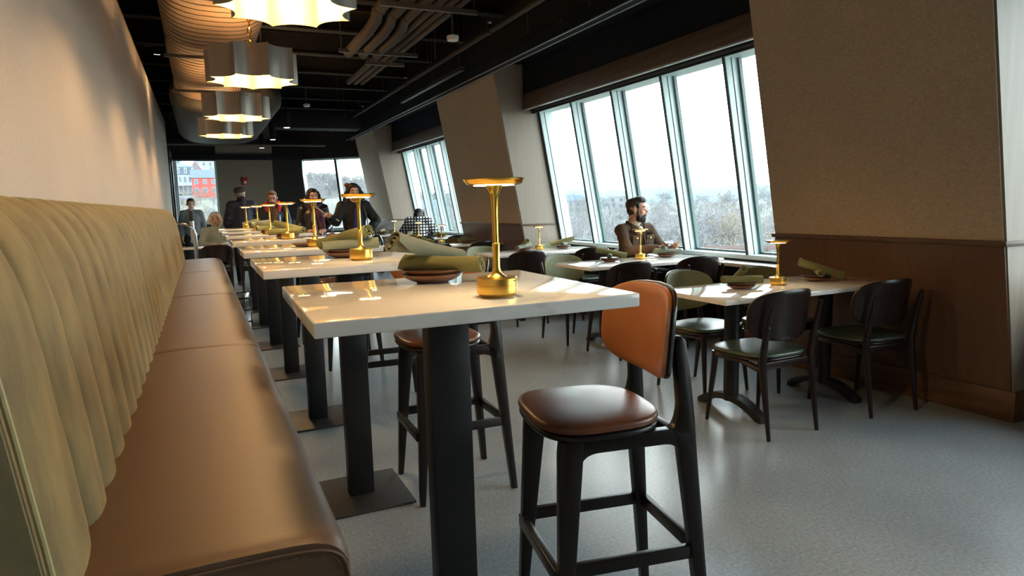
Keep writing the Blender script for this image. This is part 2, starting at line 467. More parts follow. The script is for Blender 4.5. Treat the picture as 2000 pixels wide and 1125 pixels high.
for k, (a, b) in enumerate(BAYS):
    o, rb = window(k+1, a, b); tag(rb, blab[k])

# bulkhead edge: black strip ceiling with two bright lines, running the length of the room
tr = struct('trim_1', MB().box(3.37, 3.50, YB, 17.4, 2.955, 3.12), M['navy'])
MB().box(3.372, 3.384, YB, 17.4, 2.945, 2.957).build('edge_strip', M['alubright'], tr)
MB().box(3.478, 3.490, YB, 17.4, 2.945, 2.957).build('edge_strip', M['alubright'], tr)
struct('ceiling', MB().box(3.50, 5.25, YB, 17.4, 3.10, 3.16), M['navy'])
struct('wall_right', MB().box(3.43, 3.50, YB, 17.4, 3.12, CEIL), M['black'])

# far end wall, its window, dark column, turned corner facade
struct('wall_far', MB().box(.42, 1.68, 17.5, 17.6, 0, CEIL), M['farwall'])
struct('wall_far', MB().box(1.68, 2.40, 17.62, 17.72, 0, CEIL), M['greyw'] if 'greyw' in M else M['brownceil'])
struct('wall_far', MB().box(-1.2, .42, 17.5, 17.6, 0, 1.05).box(-1.2, .42, 17.5, 17.6, 2.50, CEIL).box(-1.2, -.6, 17.5, 17.6, 1.05, 2.5), M['brownceil'])
struct('trim_1', MB().box(-1.1, 2.4, 17.40, 17.5, 2.52, 2.66), M['black'])
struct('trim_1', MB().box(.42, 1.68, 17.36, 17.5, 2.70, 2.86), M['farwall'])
struct('trim_1', MB().box(-1.1, 2.4, 17.30, 17.5, 2.86, 3.0), M['black'])
w4 = struct('window_4', MB().box(-.6, .42, 17.46, 17.62, 1.02, 1.10), M['alu'])
for xa, xb in ((-.6, -.56), (-.50, -.42), (.375, .42)):
    MB().box(xa, xb, 17.47, 17.6, 1.05, 2.5).build('mullion', M['alu'], w4)
MB().box(-.55, -.508, 17.49, 17.58, 1.1, 2.5).build('dark_strip', M['aludark'], w4)
MB().box(-.6, .42, 17.54, 17.548, 1.1, 2.5).build('pane', M['glass'], w4)

# corner facade: base line A->B, leaning inward
A = V((2.42, 17.95, 0)); B = V((4.25, 16.55, 0))
dd = (B-A).normalized(); nn = V((-dd.y, dd.x, 0));  # outward
if nn.y < 0: nn = -nn
def CF(a, z, o): return A + dd*a + nn*(o + .10 - LEAN*(z-1.0)) + V((0, 0, z))
LW = (B-A).length
def cbox(mb, a0, a1, z0, z1, o0, o1):
    vs = [CF(a, z, o) for z in (z0, z1) for o in (o0, o1) for a in (a0, a1)]
    return mb.add(vs, [(0, 2, 3, 1), (4, 5, 7, 6), (0, 1, 5, 4), (2, 6, 7, 3), (0, 4, 6, 2), (1, 3, 7, 5)])
w5 = struct('window_5', cbox(MB(), 0, LW, .74, .82, 0, .18), M['alu'])
cbox(MB(), 0, LW, 2.52, 2.62, 0, .18).build('top_rail', M['alu'], w5)
for a0, a1 in ((0, .09), (1.0, 1.06), (LW-.1, LW)):
    m = cbox(MB(), a0, a1, .8, 2.54, .01, .17).build('mullion', M['alu'], w5)
    cbox(MB(), a0+.005, a1-.005, .8, 2.54, -.004, .012).build('dark_strip', M['dark_strip'], m)  # shaded inner edge of the mullion, drawn as a black strip
for a0, a1 in ((.09, 1.0), (1.06, LW-.1)):
    cbox(MB(), a0, a1, .8, 2.54, .13, .138).build('pane', M['glass'], w5)
struct('wall_far', cbox(MB(), -.08, LW, 0, .74, 0, .3), M['black'])
struct('wall_far', cbox(MB(), -.5, LW, 2.56, CEIL, -.02, .3), M['brownceil'])
struct('wall_far', cbox(MB(), -.16, -.01, 0, CEIL, -.02, .3), M['brownceil'])

# ------------------------------------------------------------------ things on the ceiling
def steel_beam(y):
    m = MB().box(-1.1, 3.36, y-.07, y+.07, 3.46, 3.48).box(-1.1, 3.36, y-.012, y+.012, 3.48, 3.72).box(-1.1, 3.36, y-.07, y+.07, 3.72, 3.74)
    m.box(-1.1, 3.36, y-.03, y+.03, 3.74, CEIL)
    return struct('trim_1', m, M['beam'])
for i in range(16): steel_beam(-3.2+1.32*i)

# big ribbed duct
def duct():
    t = thing('ceiling_duct', 'warm-lit ribbed air duct hanging along the left of the ceiling', 'duct', (.235, 0, 2.86))
    hw, hh = .43, .24
    def sec(k): 
        out = []
        for j in range(28):
            a = 2*PI*j/28; ca, sa = math.cos(a), math.sin(a)
            x = hw*math.copysign(abs(ca)**.75, ca)*k; z = hh + hh*math.copysign(abs(sa)**.85, sa)*k
            out.append((x, z))
        return out
    rings = []; y = .4
    while y < 10.5:
        for dy, k in ((0, .98), (.035, 1.0), (.105, 1.0), (.140, .98)):
            rings.append([V((a, y+dy, b)) for a, b in sec(k)])
        y += .15
    for dy, k in ((.05, .9), (.12, .7)): rings.append([V((a, y+dy, b)) for a, b in sec(k)])
    MB().loft(rings).build('duct_body', M['duct'], t, ang=60)
    rb = MB(); y = .4
    while y < 10.6:
        r = [V((a, 0, b)) for a, b in sec(.992)]
        rb.loft([[p+V((0, y-.004, 0)) for p in r], [V((p.x*1.006, y-.004, (p.z-hh)*1.006+hh)) for p in r],
                 [V((p.x*1.006, y+.009, (p.z-hh)*1.006+hh)) for p in r], [p+V((0, y+.009, 0)) for p in r]], True, False)
        y += .15
    rb.build('duct_seams', M['ductring'], t)
    for y in (3.3, 5.35, 7.40, 9.45):
        b = MB().box(-.44, .48, y-.014, y+.014, -.070, -.040)
        s = b.build('support_strut', M['rail'], t)
        for x in (-.41, .45): MB().tube([(x, y, -.05), (x, y, CEIL-2.86)], .007, 6).build('hanger_rod', M['rail'], s)
    return t
duct()
t = thing('ceiling_duct', 'wide smooth dark duct with rounded end beyond the ribbed duct', 'duct', (.49, 0, 2.70))
rg = []
for y, k in ((10.8, .7), (10.85, .9), (11.0, 1), (13.0, 1), (15.3, 1), (15.5, .97), (15.62, .88), (15.66, .7)):
    rg.append([V((.77*math.copysign(abs(math.cos(2*PI*j/32))**.6, math.cos(2*PI*j/32))*k, y, .30+.30*math.copysign(abs(math.sin(2*PI*j/32))**.75, math.sin(2*PI*j/32))*k)) for j in range(32)])
MB().loft(rg).build('duct_body', simple('dark_grey_duct', (62, 60, 58), .6, var=.1), t, ang=60)
for y in (11.3, 12.1, 12.9, 13.7, 14.5):
    MB().loft([[V((p.x*1.006, q, (p.z-.3)*1.006+.3)) for p in [V((a.x, 0, a.z)) for a in rg[2]]] for q in (y-.012, y+.012)], True, False).build('duct_seam', M['ductring'], t)

# insulated pipes and their struts
PX = [(1.78, .062), (1.96, .058), (2.13, .052), (2.27, .040), (2.38, .036), (2.48, .036)]
pl_ = ['fat wrapped pipe nearest the pendant lights, outermost of the bundle', 'second wrapped pipe of the bundle counting from the pendant lights', 'third wrapped pipe of the bundle, beside the thinner ones',
       'fourth wrapped pipe of the bundle, first of the thin long ones', 'fifth pipe of the bundle, between two thin long ones', 'thin long pipe at the window edge of the bundle']
for i, (x, r) in enumerate(PX):
    t = thing('hanging_pipe', pl_[i], 'pipe', (x, 2, 3.27), 0, 'wrapped pipes under the ceiling')
    if i < 3:
        pts = [(0, 0, 0), (0, 4.95+.12*i, 0), (.03, 5.15+.12*i, -.03), (.03, 5.5+.1*i, -.06), (.03, 6.6, -.06)]
        MB().tube(pts, r, 14).build('pipe_run', M['pipe'], t)
        MB().tube([(0, 4.80+.12*i, 0), (0, 4.86+.12*i, 0)], r*1.08, 14).build('band', M['ductring'], t)
    else:
        MB().tube([(0, 0, 0), (0, 8.9, 0)], r, 12).build('pipe_run', M['pipe'], t)
for k, (y, xa, xb) in enumerate(((4.2, 1.65, 2.62), (6.35, 1.65, 2.62), (8.35, 1.65, 2.62), (8.95, 2.1, 2.62))):
    t = thing('pipe_hanger', ['strut hanger crossing under the pipe bundle nearest the camera', 'strut hanger under the pipes just beyond the first pendant', 'strut hanger under the pipes where the fat ones end', 'short strut hanger under the three thin pipes'][k], 'hanger', (0, y, 3.27))
    MB().box(xa, xb, -.02, .02, -.115, -.072).build('strut', M['rail'], t)
    for x in (xa+.03, xb-.03): MB().tube([(x, 0, -.09), (x, 0, CEIL-3.27)], .006, 6).build('rod', M['rail'], t)

t = thing('ceiling_sprinkler_pipe', 'long thin dark sprinkler pipe running between pipe bundle and windows', 'pipe', (3.06, 0, 3.2))
MB().tube([(0, 1, 0), (0, 17, 0)], .026, 12).build('pipe_run', M['pipe'], t)
for y in (7.05, 10.4, 13.5):
    h = MB().lathe([(.012, .0), (.012, .06), (.026, .075), (.026, .08), (.004, .085)], (0, y, .02), 12).build('sprinkler_head', M['chrome'], t)
    MB().lathe([(.036, -.035), (.036, .035)], (0, y, 0), 14, Matrix.Rotation(PI/2, 3, 'X')).build('coupling', M['pipe'], t)
t = thing('ceiling_conduit', 'pale conduit crossing the far end of the ceiling', 'pipe', (0, 15.9, 2.74))
MB().tube([(-1.0, 0, 0), (2.7, 0, 0)], .03, 10).build('pipe_run', M['rail'], t)
for x in (-.1, 1.7): MB().tube([(x, 0, 0), (x, 0, 1.4)], .006, 6).build('hanger_rod', M['rail'], t)
# black ventilation duct box along far ceiling
t = thing('vent_box', 'black rectangular duct crossing the dark far ceiling', 'duct', (2.0, 14.6, 2.95))
MB().box(-.6, 1.2, -.25, .25, 0, .32).build('duct_body', M['black'], t, .01)

def smoke(x, y, z, lab):
    t = thing('smoke_detector', lab, 'smoke detector', (x, y, z), 0, 'smoke detectors')
    MB().lathe([(.012, .0), (.012, CEIL-z)], (0, 0, 0), 8).build('drop_rod', M['rail'], t)
    MB().lathe([(.02, -.05), (.055, -.045), (.062, -.02), (.06, 0), (.02, .012)], (0, 0, 0), 24).build('housing', M['white'], t)
smoke(2.45, 6.6, 3.0, 'white smoke detector under the dark ceiling beside the pipe bundle')
smoke(1.95, 13.2, 3.25, 'small smoke detector far along the dark ceiling')

# rod-hung linear track beside the bulkhead
t = thing('ceiling_track', 'slim black light track hung on rods above the second pier', 'track light', (3.12, 0, 2.98))
MB().box(-.03, .03, 8.1, 10.9, 0, .035).build('track', M['steelblk'], t)
MB().box(-.03, .03, 8.1, 10.9, .035, .042).build('top_edge', M['rail'], t)
for y in (8.2, 9.3, 10.5): MB().tube([(0, y, .04), (0, y, CEIL-2.98)], .004, 6).build('rod', M['rail'], t)
for i, (x, y) in enumerate([(3.2, 5.2), (3.2, 6.4), (2.9, 8.8), (2.6, 7.6), (2.9, 11.2), (2.3, 12.0), (2.6, 13.0)]):
    o = MB().tube([(x, y, 2.99+.05*(i % 3)), (x, y, CEIL)], .004, 6).build('hanger_wire', M['rail'])
    tag(o, 'thin hanger wire dropping from the black ceiling', 'wire', 'hanger wires on the ceiling')

# black can downlights on stems
dl = ['black can downlight nearest, right of the smallest pendants', 'middle black can downlight near the far end', 'lowest-looking black can downlight, by the end of the duct']
for i, (x, y) in enumerate(((1.45, 12.2), (1.42, 14.3), (1.36, 16.2))):
    t = thing('downlight', dl[i], 'ceiling light', (x, y, 2.70), 0, 'black can downlights')
    MB().lathe([(.062, 0), (.062, .30), (.058, .31)], n=24).build('can', M['steelblk'], t)
    MB().lathe([(.05, -.004), (.05, -.001)], n=24).build('lens', M['spotglow'], t)
    MB().lathe([(.012, .31), (.012, CEIL-2.70)], n=8).build('stem', M['steelblk'], t)
for i, (y, lab) in enumerate(((10.2, 'small black spotlight above the top of the linen wall'), (6.0, 'black spotlight above the linen wall, near the first pendant'))):
    t = thing('spotlight', lab, 'spotlight', (-.36 if i == 0 else -.75, y, 3.38))
    c = MB().lathe([(.045, 0), (.045, .14), (.03, .15)], n=20).build('can', M['steelblk'], t)
    c.rotation_euler = (.25, 0, 0)
    l = MB().lathe([(.036, -.004), (.036, -.001)], n=20).build('lens', M['spotglow'], t); l.rotation_euler = (.25, 0, 0)
    MB().box(-.4, .012, .02, .05, .10, .125).tube([(0, .035, .11), (0, .035, CEIL-3.38)], .008, 6).build('bracket', M['steelblk'], t)

# pendants
def pendant():
    t = thing('pendant_light', None, 'pendant light', (0, 0, 0), 0, 'scalloped drum pendants')
    Rr, H, n = .36, .245, 9
    def outline(off):
        pts = []
        for k in range(n):
            a0 = 2*PI*k/n; a1 = 2*PI*(k+1)/n
            p0 = V((math.cos(a0), math.sin(a0), 0))*(Rr-off); p1 = V((math.cos(a1), math.sin(a1), 0))*(Rr-off)
            am = (a0+a1)/2; nn = V((math.cos(am), math.sin(am), 0))
            for j in range(10):
                u = j/10; p = p0.lerp(p1, u) - nn*(.052*4*u*(1-u))
                pts.append(p)
        return pts
    def strip(name, off0, off1, mat):
        m = MB(); o0 = outline(off0); o1 = outline(off1)
        up = V((0, 0, H))
        m.loft([o0, [p+up for p in o0], [p+up for p in o1], o1, o0], True, False)
        return m.build(name, mat, t, ang=40)
    strip('shade', 0, .004, M['nickel'])
    strip('lining', .0045, .007, M['shadein'])
    sp = MB()
    for k in range(3):
        a = 2*PI*k/3+.3
        sp.tube([(0, 0, H-.03), (math.cos(a)*.315, math.sin(a)*.315, H-.03)], .006, 8)
    sp.lathe([(.03, H-.10), (.035, H-.02), (.012, H)], n=16)
    sp.build('spider_frame', M['brass'], t)
    for k in range(3):
        a = 2*PI*k/3+.3+PI/3
        c = V((math.cos(a)*.09, math.sin(a)*.09, .125))
        s = MB().lathe([(.016, .16), (.016, .22)], (c.x, c.y, 0), 10).build('socket', M['brass'], t)
        MB().ell(c, (.034, .034, .042), None, 16, 12).build('bulb', M['bulb'], s)
    ch = MB(); z = H
    ch.tube([(0, 0, H), (0, 0, H+.05)], .008, 8)
    k = 0; z = H+.06
    while z < CEIL-2.34-.05:
        pts = []
        for j in range(9):
            a = 2*PI*j/8; q = V((.013*math.cos(a), 0, .030*math.sin(a)))
            if k % 2: q = V((0, q.x, q.z))
            pts.append(q+V((0, 0, z)))
        ch.tube(pts, .0045, 6, False); z += .047; k += 1
    ch.build('chain', M['brasspol'], t)
    MB().lathe([(.065, CEIL-2.34-.03), (.065, CEIL-2.34)], n=20).build('ceiling_rose', M['brass'], t)
    return t
P0 = pendant()
plab = ['brightly lit scalloped pendant nearest the camera, cut by the top of the photo', 'scalloped drum pendant second from the camera, on a brass chain', 'scalloped drum pendant third from the camera', 'smallest-looking scalloped pendant, farthest from the camera', 'scalloped drum pendant hanging over the nearest bar table, above the photo']
PEND = [(.497, 3.80, 2.34), (.468, 5.95, 2.34), (.449, 8.27, 2.34), (.416, 10.24, 2.34), (.52, 1.66, 2.34)]
PROT = [.30, .10, .62, .35, .2]
for i, p in enumerate(PEND):
    o = P0 if i == 0 else copy_tree(P0)
    o.location = p; o.rotation_euler = (0, 0, PROT[i]); o['label'] = plab[i]

# fire alarm on the far wall
t = thing('fire_alarm', 'small red fire alarm strobe on the far beige wall', 'fire alarm', (1.03, 17.5, 2.02))
MB().box(-.065, .065, -.05, 0, -.09, .09).build('housing', M['red'], t, .008)
MB().box(-.03, .03, -.075, -.05, -.06, .0).build('strobe_lens', M['white'], t, .006)
# ------------------------------------------------------------------ banquette
BY0, BY1 = 1.10, 9.32
def smooth2(pl, n=4):
    out = []
    for i in range(len(pl)-1):
        p0 = pl[max(i-1, 0)]; p1 = pl[i]; p2 = pl[i+1]; p3 = pl[min(i+2, len(pl)-1)]
        for k in range(n):
            w = k/n
            out.append(tuple(.5*((2*p1[d])+(-p0[d]+p2[d])*w+(2*p0[d]-5*p1[d]+4*p2[d]-p3[d])*w*w+(-p0[d]+3*p1[d]-3*p2[d]+p3[d])*w**3) for d in (0, 1)))
    return out+[pl[-1]]
def banquette():
    t = thing('banquette', 'long olive velvet channel-backed banquette with brown vinyl seat along the linen wall', 'banquette', (0, 0, 0))
    # back: profile front face, bulging channels
    prof = [(-.235, .60), (-.228, .70), (-.236, .80), (-.250, .92), (-.262, 1.02), (-.274, 1.11), (-.290, 1.19), (-.315, 1.26), (-.352, 1.315), (-.40, 1.342), (-.45, 1.345), (-.498, 1.335)]
    # smooth resample
    def at(u):
        f = u*(len(prof)-1); i = min(int(f), len(prof)-2); w = f-i
        p0 = prof[max(i-1, 0)]; p1 = prof[i]; p2 = prof[i+1]; p3 = prof[min(i+2, len(prof)-1)]
        def cr(a, b, c, d): return .5*((2*b)+(-a+c)*w+(2*a-5*b+4*c-d)*w*w+(-a+3*b-3*c+d)*w**3)
        return cr(p0[0], p1[0], p2[0], p3[0]), cr(p0[1], p1[1], p2[1], p3[1])
    K = 30
    pts = [at(i/K) for i in range(K+1)]
    nrm = []
    for i in range(K+1):
        a = pts[max(i-1, 0)]; b = pts[min(i+1, K)]
        dx, dz = b[0]-a[0], b[1]-a[1]; L = math.hypot(dx, dz); nrm.append((dz/L, -dx/L))
    edges = [BY0, BY0+.335]
    while edges[-1]+.187 < BY1: edges.append(edges[-1]+.187)
    edges[-1] = BY1
    ys = []
    for a, b in zip(edges[:-1], edges[1:]):
        n = 12
        for j in range(n):
            u = (1-math.cos(PI*j/n))/2*.7+.3*j/n
            ys.append((a+(b-a)*u, u, b-a))
    ys.append((BY1, 0, .19))
    rows = []
    for y, u, w in ys:
        h = (1-abs(2*u-1)**2.2) ** .55 if 0 < u < 1 else 0
        amp = .025 if w < .25 else .036
        row = []
        for i, (x, z) in enumerate(pts):
            g = min(1, (K-i)/4+.25)
            wr = .0022*noise.noise(V((y*9, z*13, 3)))
            o = amp*(h-.75)*g + wr
            row.append(V((max(-.496, x+nrm[i][0]*o), y, z+nrm[i][1]*o)))
        rows.append(row)
    MB().loft(rows, False, False).build('backrest', M['velvet'], t, ang=70, fix=False)
    # end panels and piping
    for y, nm in ((BY0, 0), (BY1, 1)):
        m = MB(); base = [(p[0]-.008, p[1]) for p in pts]
        poly = [(-.499, .02)] + [(-.26, .02)] + base
        m.prism(poly, y-.012 if nm == 0 else y-.01, y+.01 if nm == 0 else y+.012, lambda a, b, h: (a, h, b))
        m.build('end_panel', M['velvetend'], t)
        MB().tube([(p[0]+.001, y, p[1]) for p in pts], .0048, 8).build('piping', M['pipingm'], t)
    # seat cushions
    ed = [BY0+.075, 3.14, 5.18, 7.24, BY1]
    for a, b in zip(ed[:-1], ed[1:]):
        m = MB(); rows = []
        n = 26
        sec = [(-.30, .60), (-.30, .700), (-.235, .712), (-.15, .719), (0, .722), (.10, .720), (.155, .713), (.182, .700), (.197, .680), (.203, .655), (.203, .56), (.203, .30)]
        sec = sec[:2]+smooth2(sec[2:11], 4)+sec[11:]
        for j in range(n+1):
            u = (0, .004, .009, .014, .02, .03)[j] if j < 6 else (1-(0, .004, .009, .014, .02, .03)[n-j] if n-j < 6 else .03+.94*(j-5)/(n-10)); y = a+(b-a)*u
            d = min(y-a, b-y)
            k = 1-max(0, 1-d/.035)**2
            row = []
            for (x, z) in sec:
                zz = z-(.007*(1-k) if z > .60 else 0)
                xx = x-(.006*(1-k) if x > .15 else 0)
                row.append(V((xx, y, zz+.002*noise.noise(V((x*6, y*3, 1))))))
            rows.append(row)
        # finer spacing close to the ends
        m.loft(rows, False, False)
        e0 = rows[0]; m.add([V(p) for p in e0]+[V((-.30, a, .30))], [tuple(range(len(e0)+1))])
        e1 = rows[-1]; m.add([V(p) for p in e1]+[V((-.30, b, .30))], [tuple(range(len(e1)+1))[::-1]])
        c = m.build('seat_cushion', M['vinyl'], t, ang=50, fix=False)
    # stitched welt on the near end
    sec = [(-.20, .700), (-.1, .703), (0, .704), (.10, .702), (.150, .696), (.178, .683), (.192, .662), (.198, .62), (.198, .32)]
    sec = smooth2(sec[:8], 4)+sec[8:]
    y = ed[0]-.002
    MB().tube([(x, y, z-.002) for x, z in sec], .0028, 6).build('welt', M['stitch'], t)
    st = MB()
    for k in range(len(sec)-1):
        p, q = V((sec[k][0], y, sec[k][1])), V((sec[k+1][0], y, sec[k+1][1])); L = (q-p).length; n = max(1, int(L/.009))
        for i in range(n):
            a = p.lerp(q, i/n); b = p.lerp(q, (i+.6)/n); off = V((0, -.0006, -.012)) if sec[k][1] > .694 else V((-.010, -.0006, -.004))
            st.tube([a+off, b+off], .0009, 5)
    st.build('stitching', M['stitch'], t)
    MB().box(-.45, .13, BY0+.05, BY1-.03, 0, .31).build('plinth', M['steelblk'], t)
    return t
banquette()

# ------------------------------------------------------------------ bar tables
ZT = 1.08
def bar_table():
    t = thing('bar_table', None, 'table', (0, 0, 0), 0, 'white quartz bar tables along the banquette')
    MB().box(-.379, .379, -.352, .352, ZT-.033, ZT).build('tabletop', M['quartz'], t, .004, 3)
    MB().box(-.30, .30, -.03, .03, ZT-.052, ZT-.033).box(-.03, .03, -.27, .27, ZT-.052, ZT-.033).build('support_frame', M['steelblk'], t)
    MB().box(-.055, .055, -.036, .036, .012, ZT-.05).build('column', M['steelblk'], t, .003)
    MB().box(-.24, .20, -.21, .21, 0, .012).build('base_plate', M['baseplate'], t, .003)
    return t
T0 = bar_table()
blabels = ['white quartz bar table nearest the camera, gold lamp at its front edge', 'second white bar table from the camera, crossed napkin rolls beside its lamp',
           'third white bar table from the camera, a tumbler beside its lamp', 'fourth white bar table from the camera along the banquette', 'fifth white bar table from the camera along the banquette',
           'sixth white bar table from the camera, near the end of the banquette', 'farthest white bar table, at the end of the banquette']
TX, TY0, TS = .569, 1.679, 1.272
TYS = [1.672, 2.952, 4.184, 5.502, 6.752, 8.03, 9.30]
for k, y in enumerate(TYS):
    o = T0 if k == 0 else copy_tree(T0)
    o.location = (TX, y, 0); o.rotation_euler = (0, 0, -.0225 if k == 0 else 0); o['label'] = blabels[k]

# ------------------------------------------------------------------ table lamps
def table_lamp():
    t = thing('table_lamp', None, 'table lamp', (0, 0, 0), 0, 'gold cordless table lamps')
    MB().lathe([(.038, 0), (.0475, .009), (.049, .013), (.049, .028), (.0478, .0288), (.0478, .0298), (.049, .0306), (.049, .0455), (.047, .048), (.03, .0485)], n=40).build('base', M['brass'], t, ang=25)
    MB().box(-.004, .004, -.0496, -.048, .039, .0412).build('charging_port', M['dark_strip'], t)
    MB().lathe([(.026, .0478), (.016, .053), (.0108, .061), (.0090, .072), (.0088, .128), (.0078, .129)], n=24).build('lower_stem', M['brass'], t, ang=50)
    MB().lathe([(.0075, .128), (.0074, .20), (.0088, .235), (.0115, .248), (.020, .263), (.020, .266)], n=24).build('upper_stem', M['brasspol'], t, ang=50)
    sh = MB().lathe([(.020, .266), (.060, .2655), (.066, .268), (.070, .2745), (.073, .2775), (.0735, .2795), (.071, .2805), (.05, .2785), (.01, .278)], n=48).build('head_disc', M['brasspol'], t, ang=40)
    MB().lathe([(.028, .2645), (.048, .2640), (.048, .2652), (.028, .2652)], n=40).build('led_ring', M['lampglow'], sh)
    return t
L0 = table_lamp()
first = [True]
def lamp(x, y, z, lab, rz=0):
    o = L0 if first[0] else copy_tree(L0)
    first[0] = False
    o.location = (x, y, z); o.rotation_euler = (0, 0, rz); o['label'] = lab

# ------------------------------------------------------------------ plates and napkins
def plate():
    t = thing('plate', None, 'plate', (0, 0, 0), 0, 'brown stoneware plates')
    MB().lathe([(.045, 0), (.062, .0045), (.080, .014), (.0895, .0225), (.0900, .0240), (.0885, .0246), (.078, .0175), (.058, .0085), (.02, .0065)], n=44).build('plate_body', M['plate'], t, ang=60)
    MB().lathe([(.0880, .0238), (.0902, .0240), (.0900, .0252), (.0880, .0251), (.0880, .0238)], n=44).build('rim', M['platerim'], t)
    return t
def napkin(kind):
    """rolled cloth: a spiral sheet along local x"""
    r = random.Random(kind*5+1)
    L = .25; nt = 64; nl = 16; turns = 2.6
    outer = []; inner = []
    for i in range(nl+1):
        u = i/nl; x = (u-.5)*L
        ro, ri = [], []
        for j in range(nt+1):
            v = j/nt; a = v*(turns+(.55*(u-.5) if kind else .12*(u-.5)))*2*PI+.9*kind
            tp = [1.0, 1.0-.28*u, .92+.2*abs(u-.5)][kind]
            rad = (.009+.0225*v)*tp + .0016*noise.noise(V((x*18, a*.9, kind*7)))
            if kind == 1: rad = rad*(1.0+.22*max(0, .5-u)*2)+.012*max(0, v-.6)*max(0, .5-u)*2
            fl = .88
            xs = x + (.012*math.sin(a)*(v) if kind != 0 else .004*math.sin(a*1.3)*v)*(1 if u < .5 else -.6)
            ro.append(V((xs, rad*math.cos(a), rad*math.sin(a)*fl)))
            ri.append(V((xs, (rad-.0042)*math.cos(a), (rad-.0042)*math.sin(a)*fl)))
        outer.append(ro + ri[::-1])
    m = MB().loft(outer, True, True)
    return m.mesh('napkin_roll', ang=60)
NAPM = [napkin(k) for k in range(3)]
PL0 = plate(); pf = [True]; nap_count = [0]
def put_plate(x, y, z, lab, rz=0):
    o = PL0 if pf[0] else copy_tree(PL0)
    pf[0] = False
    o.location = (x, y, z); o.rotation_euler = (0, 0, rz); o['label'] = lab
def put_napkin(x, y, z, ang, tilt, lab, kind=0, mat=0, s=1.0, roll=0):
    me = NAPM[kind]
    if mat:
        key = 'n%d_%d' % (kind, mat)
        if key not in NAPX:
            c = me.copy(); c.materials.clear(); c.materials.append(M['napkin2']); NAPX[key] = c
        me = NAPX[key]
    elif not me.materials: me.materials.append(M['napkin'])
    o = bpy.data.objects.new('napkin', me); COL.objects.link(o)
    o.location = (x, y, z); o.rotation_mode = 'XYZ'
    o.rotation_euler = (Matrix.Rotation(ang, 3, 'Z') @ Matrix.Rotation(-tilt, 3, 'Y') @ Matrix.Rotation(roll, 3, 'X')).to_euler()
    o.scale = (s, s, s)
    tag(o, lab, 'napkin', 'rolled olive napkins')
NAPX = {}

def setting(x, y, z, where, n1, n2, plates=2):
    """two stacked plates with two crossed napkin rolls. n = (dx,dy,dz,ang,tilt,kind,mat,scale)"""
    put_plate(x, y, z, ('bottom brown plate at the %s' if plates > 1 else 'brown stoneware plate at the %s') % where)
    if plates > 1: put_plate(x+.004, y+.003, z+.0125, 'top brown plate at the %s' % where, 1.0)
    for k, n in enumerate((n1, n2)):
        if n is None: continue
        put_napkin(x+n[0], y+n[1], z+n[2], n[3], n[4], ('lower olive napkin roll at the %s' if k == 0 else 'upper olive napkin roll at the %s') % where, n[5], n[6], n[7])
D = math.radians
# bar tables
setting(.605, 1.875, ZT, 'nearest bar table', (.024, -.020, .054, D(-40), D(-1), 2, 0, .98), (-.005, .010, .095, D(12), D(-12), 1, 1, .98))
setting(.585, 3.08, ZT, 'second bar table', (.02, -.03, .056, D(-8), D(3), 0, 1, 1.0), (.005, .03, .086, D(-50), D(13), 0, 0, 1.15))
put_plate(.56, 4.14, ZT, 'brown stoneware plate alone on the third bar table beside its lamp')
setting(.60, 5.46, ZT, 'fourth bar table', (-.02, -.03, .056, D(-15), D(2), 0, 0, 1.0), (.02, .03, .088, D(-45), D(-12), 0, 0, 1.1))
setting(.585, 6.72, ZT, 'fifth bar table', (0, -.03, .056, D(10), D(2), 0, 0, 1.0), (0, .03, .082, D(-35), D(-9), 0, 1, 1.05))
setting(.60, 8.0, ZT, 'sixth bar table', (0, -.03, .056, D(-15), D(2), 0, 0, 1.0), (0, .03, .082, D(30), D(6), 0, 1, 1.0))
setting(.60, 9.27, ZT, 'farthest bar table', (0, -.03, .056, D(-5), D(2), 0, 0, 1.0), (0, .03, .082, D(-55), D(8), 0, 1, 1.0))
for (x, y, lab) in ((.633, 1.463, 'gold table lamp nearest the camera, on the front edge of the nearest bar table'),
                    (.607, 2.852, 'gold table lamp on the second bar table, in front of the woman in black'),
                    (.601, 4.105-.03, 'gold table lamp on the third bar table, in front of the woman with the scarf'),
                    (.588, 5.32, 'gold table lamp on the fourth bar table, in front of the bearded man'),
                    (.572, 6.55, 'gold table lamp on the fifth bar table, left of the bearded man'),
                    (.566, 7.92, 'gold table lamp on the sixth bar table, before the navy padded jacket'),
                    (.52, 9.12, 'gold table lamp on the farthest bar table, leftmost over the navy jacket')):
    lamp(x, y, ZT, lab, .6)
# tumbler on the third table
t = thing('tumbler', 'clear glass tumbler on the third bar table beside the lamp', 'glass', (.69, 4.16, ZT))
MB().lathe([(.030, 0), (.036, .10), (.0345, .10), (.029, .006), (.002, .006)], n=28).build('glass_body', M['tumbler'], t, ang=50)

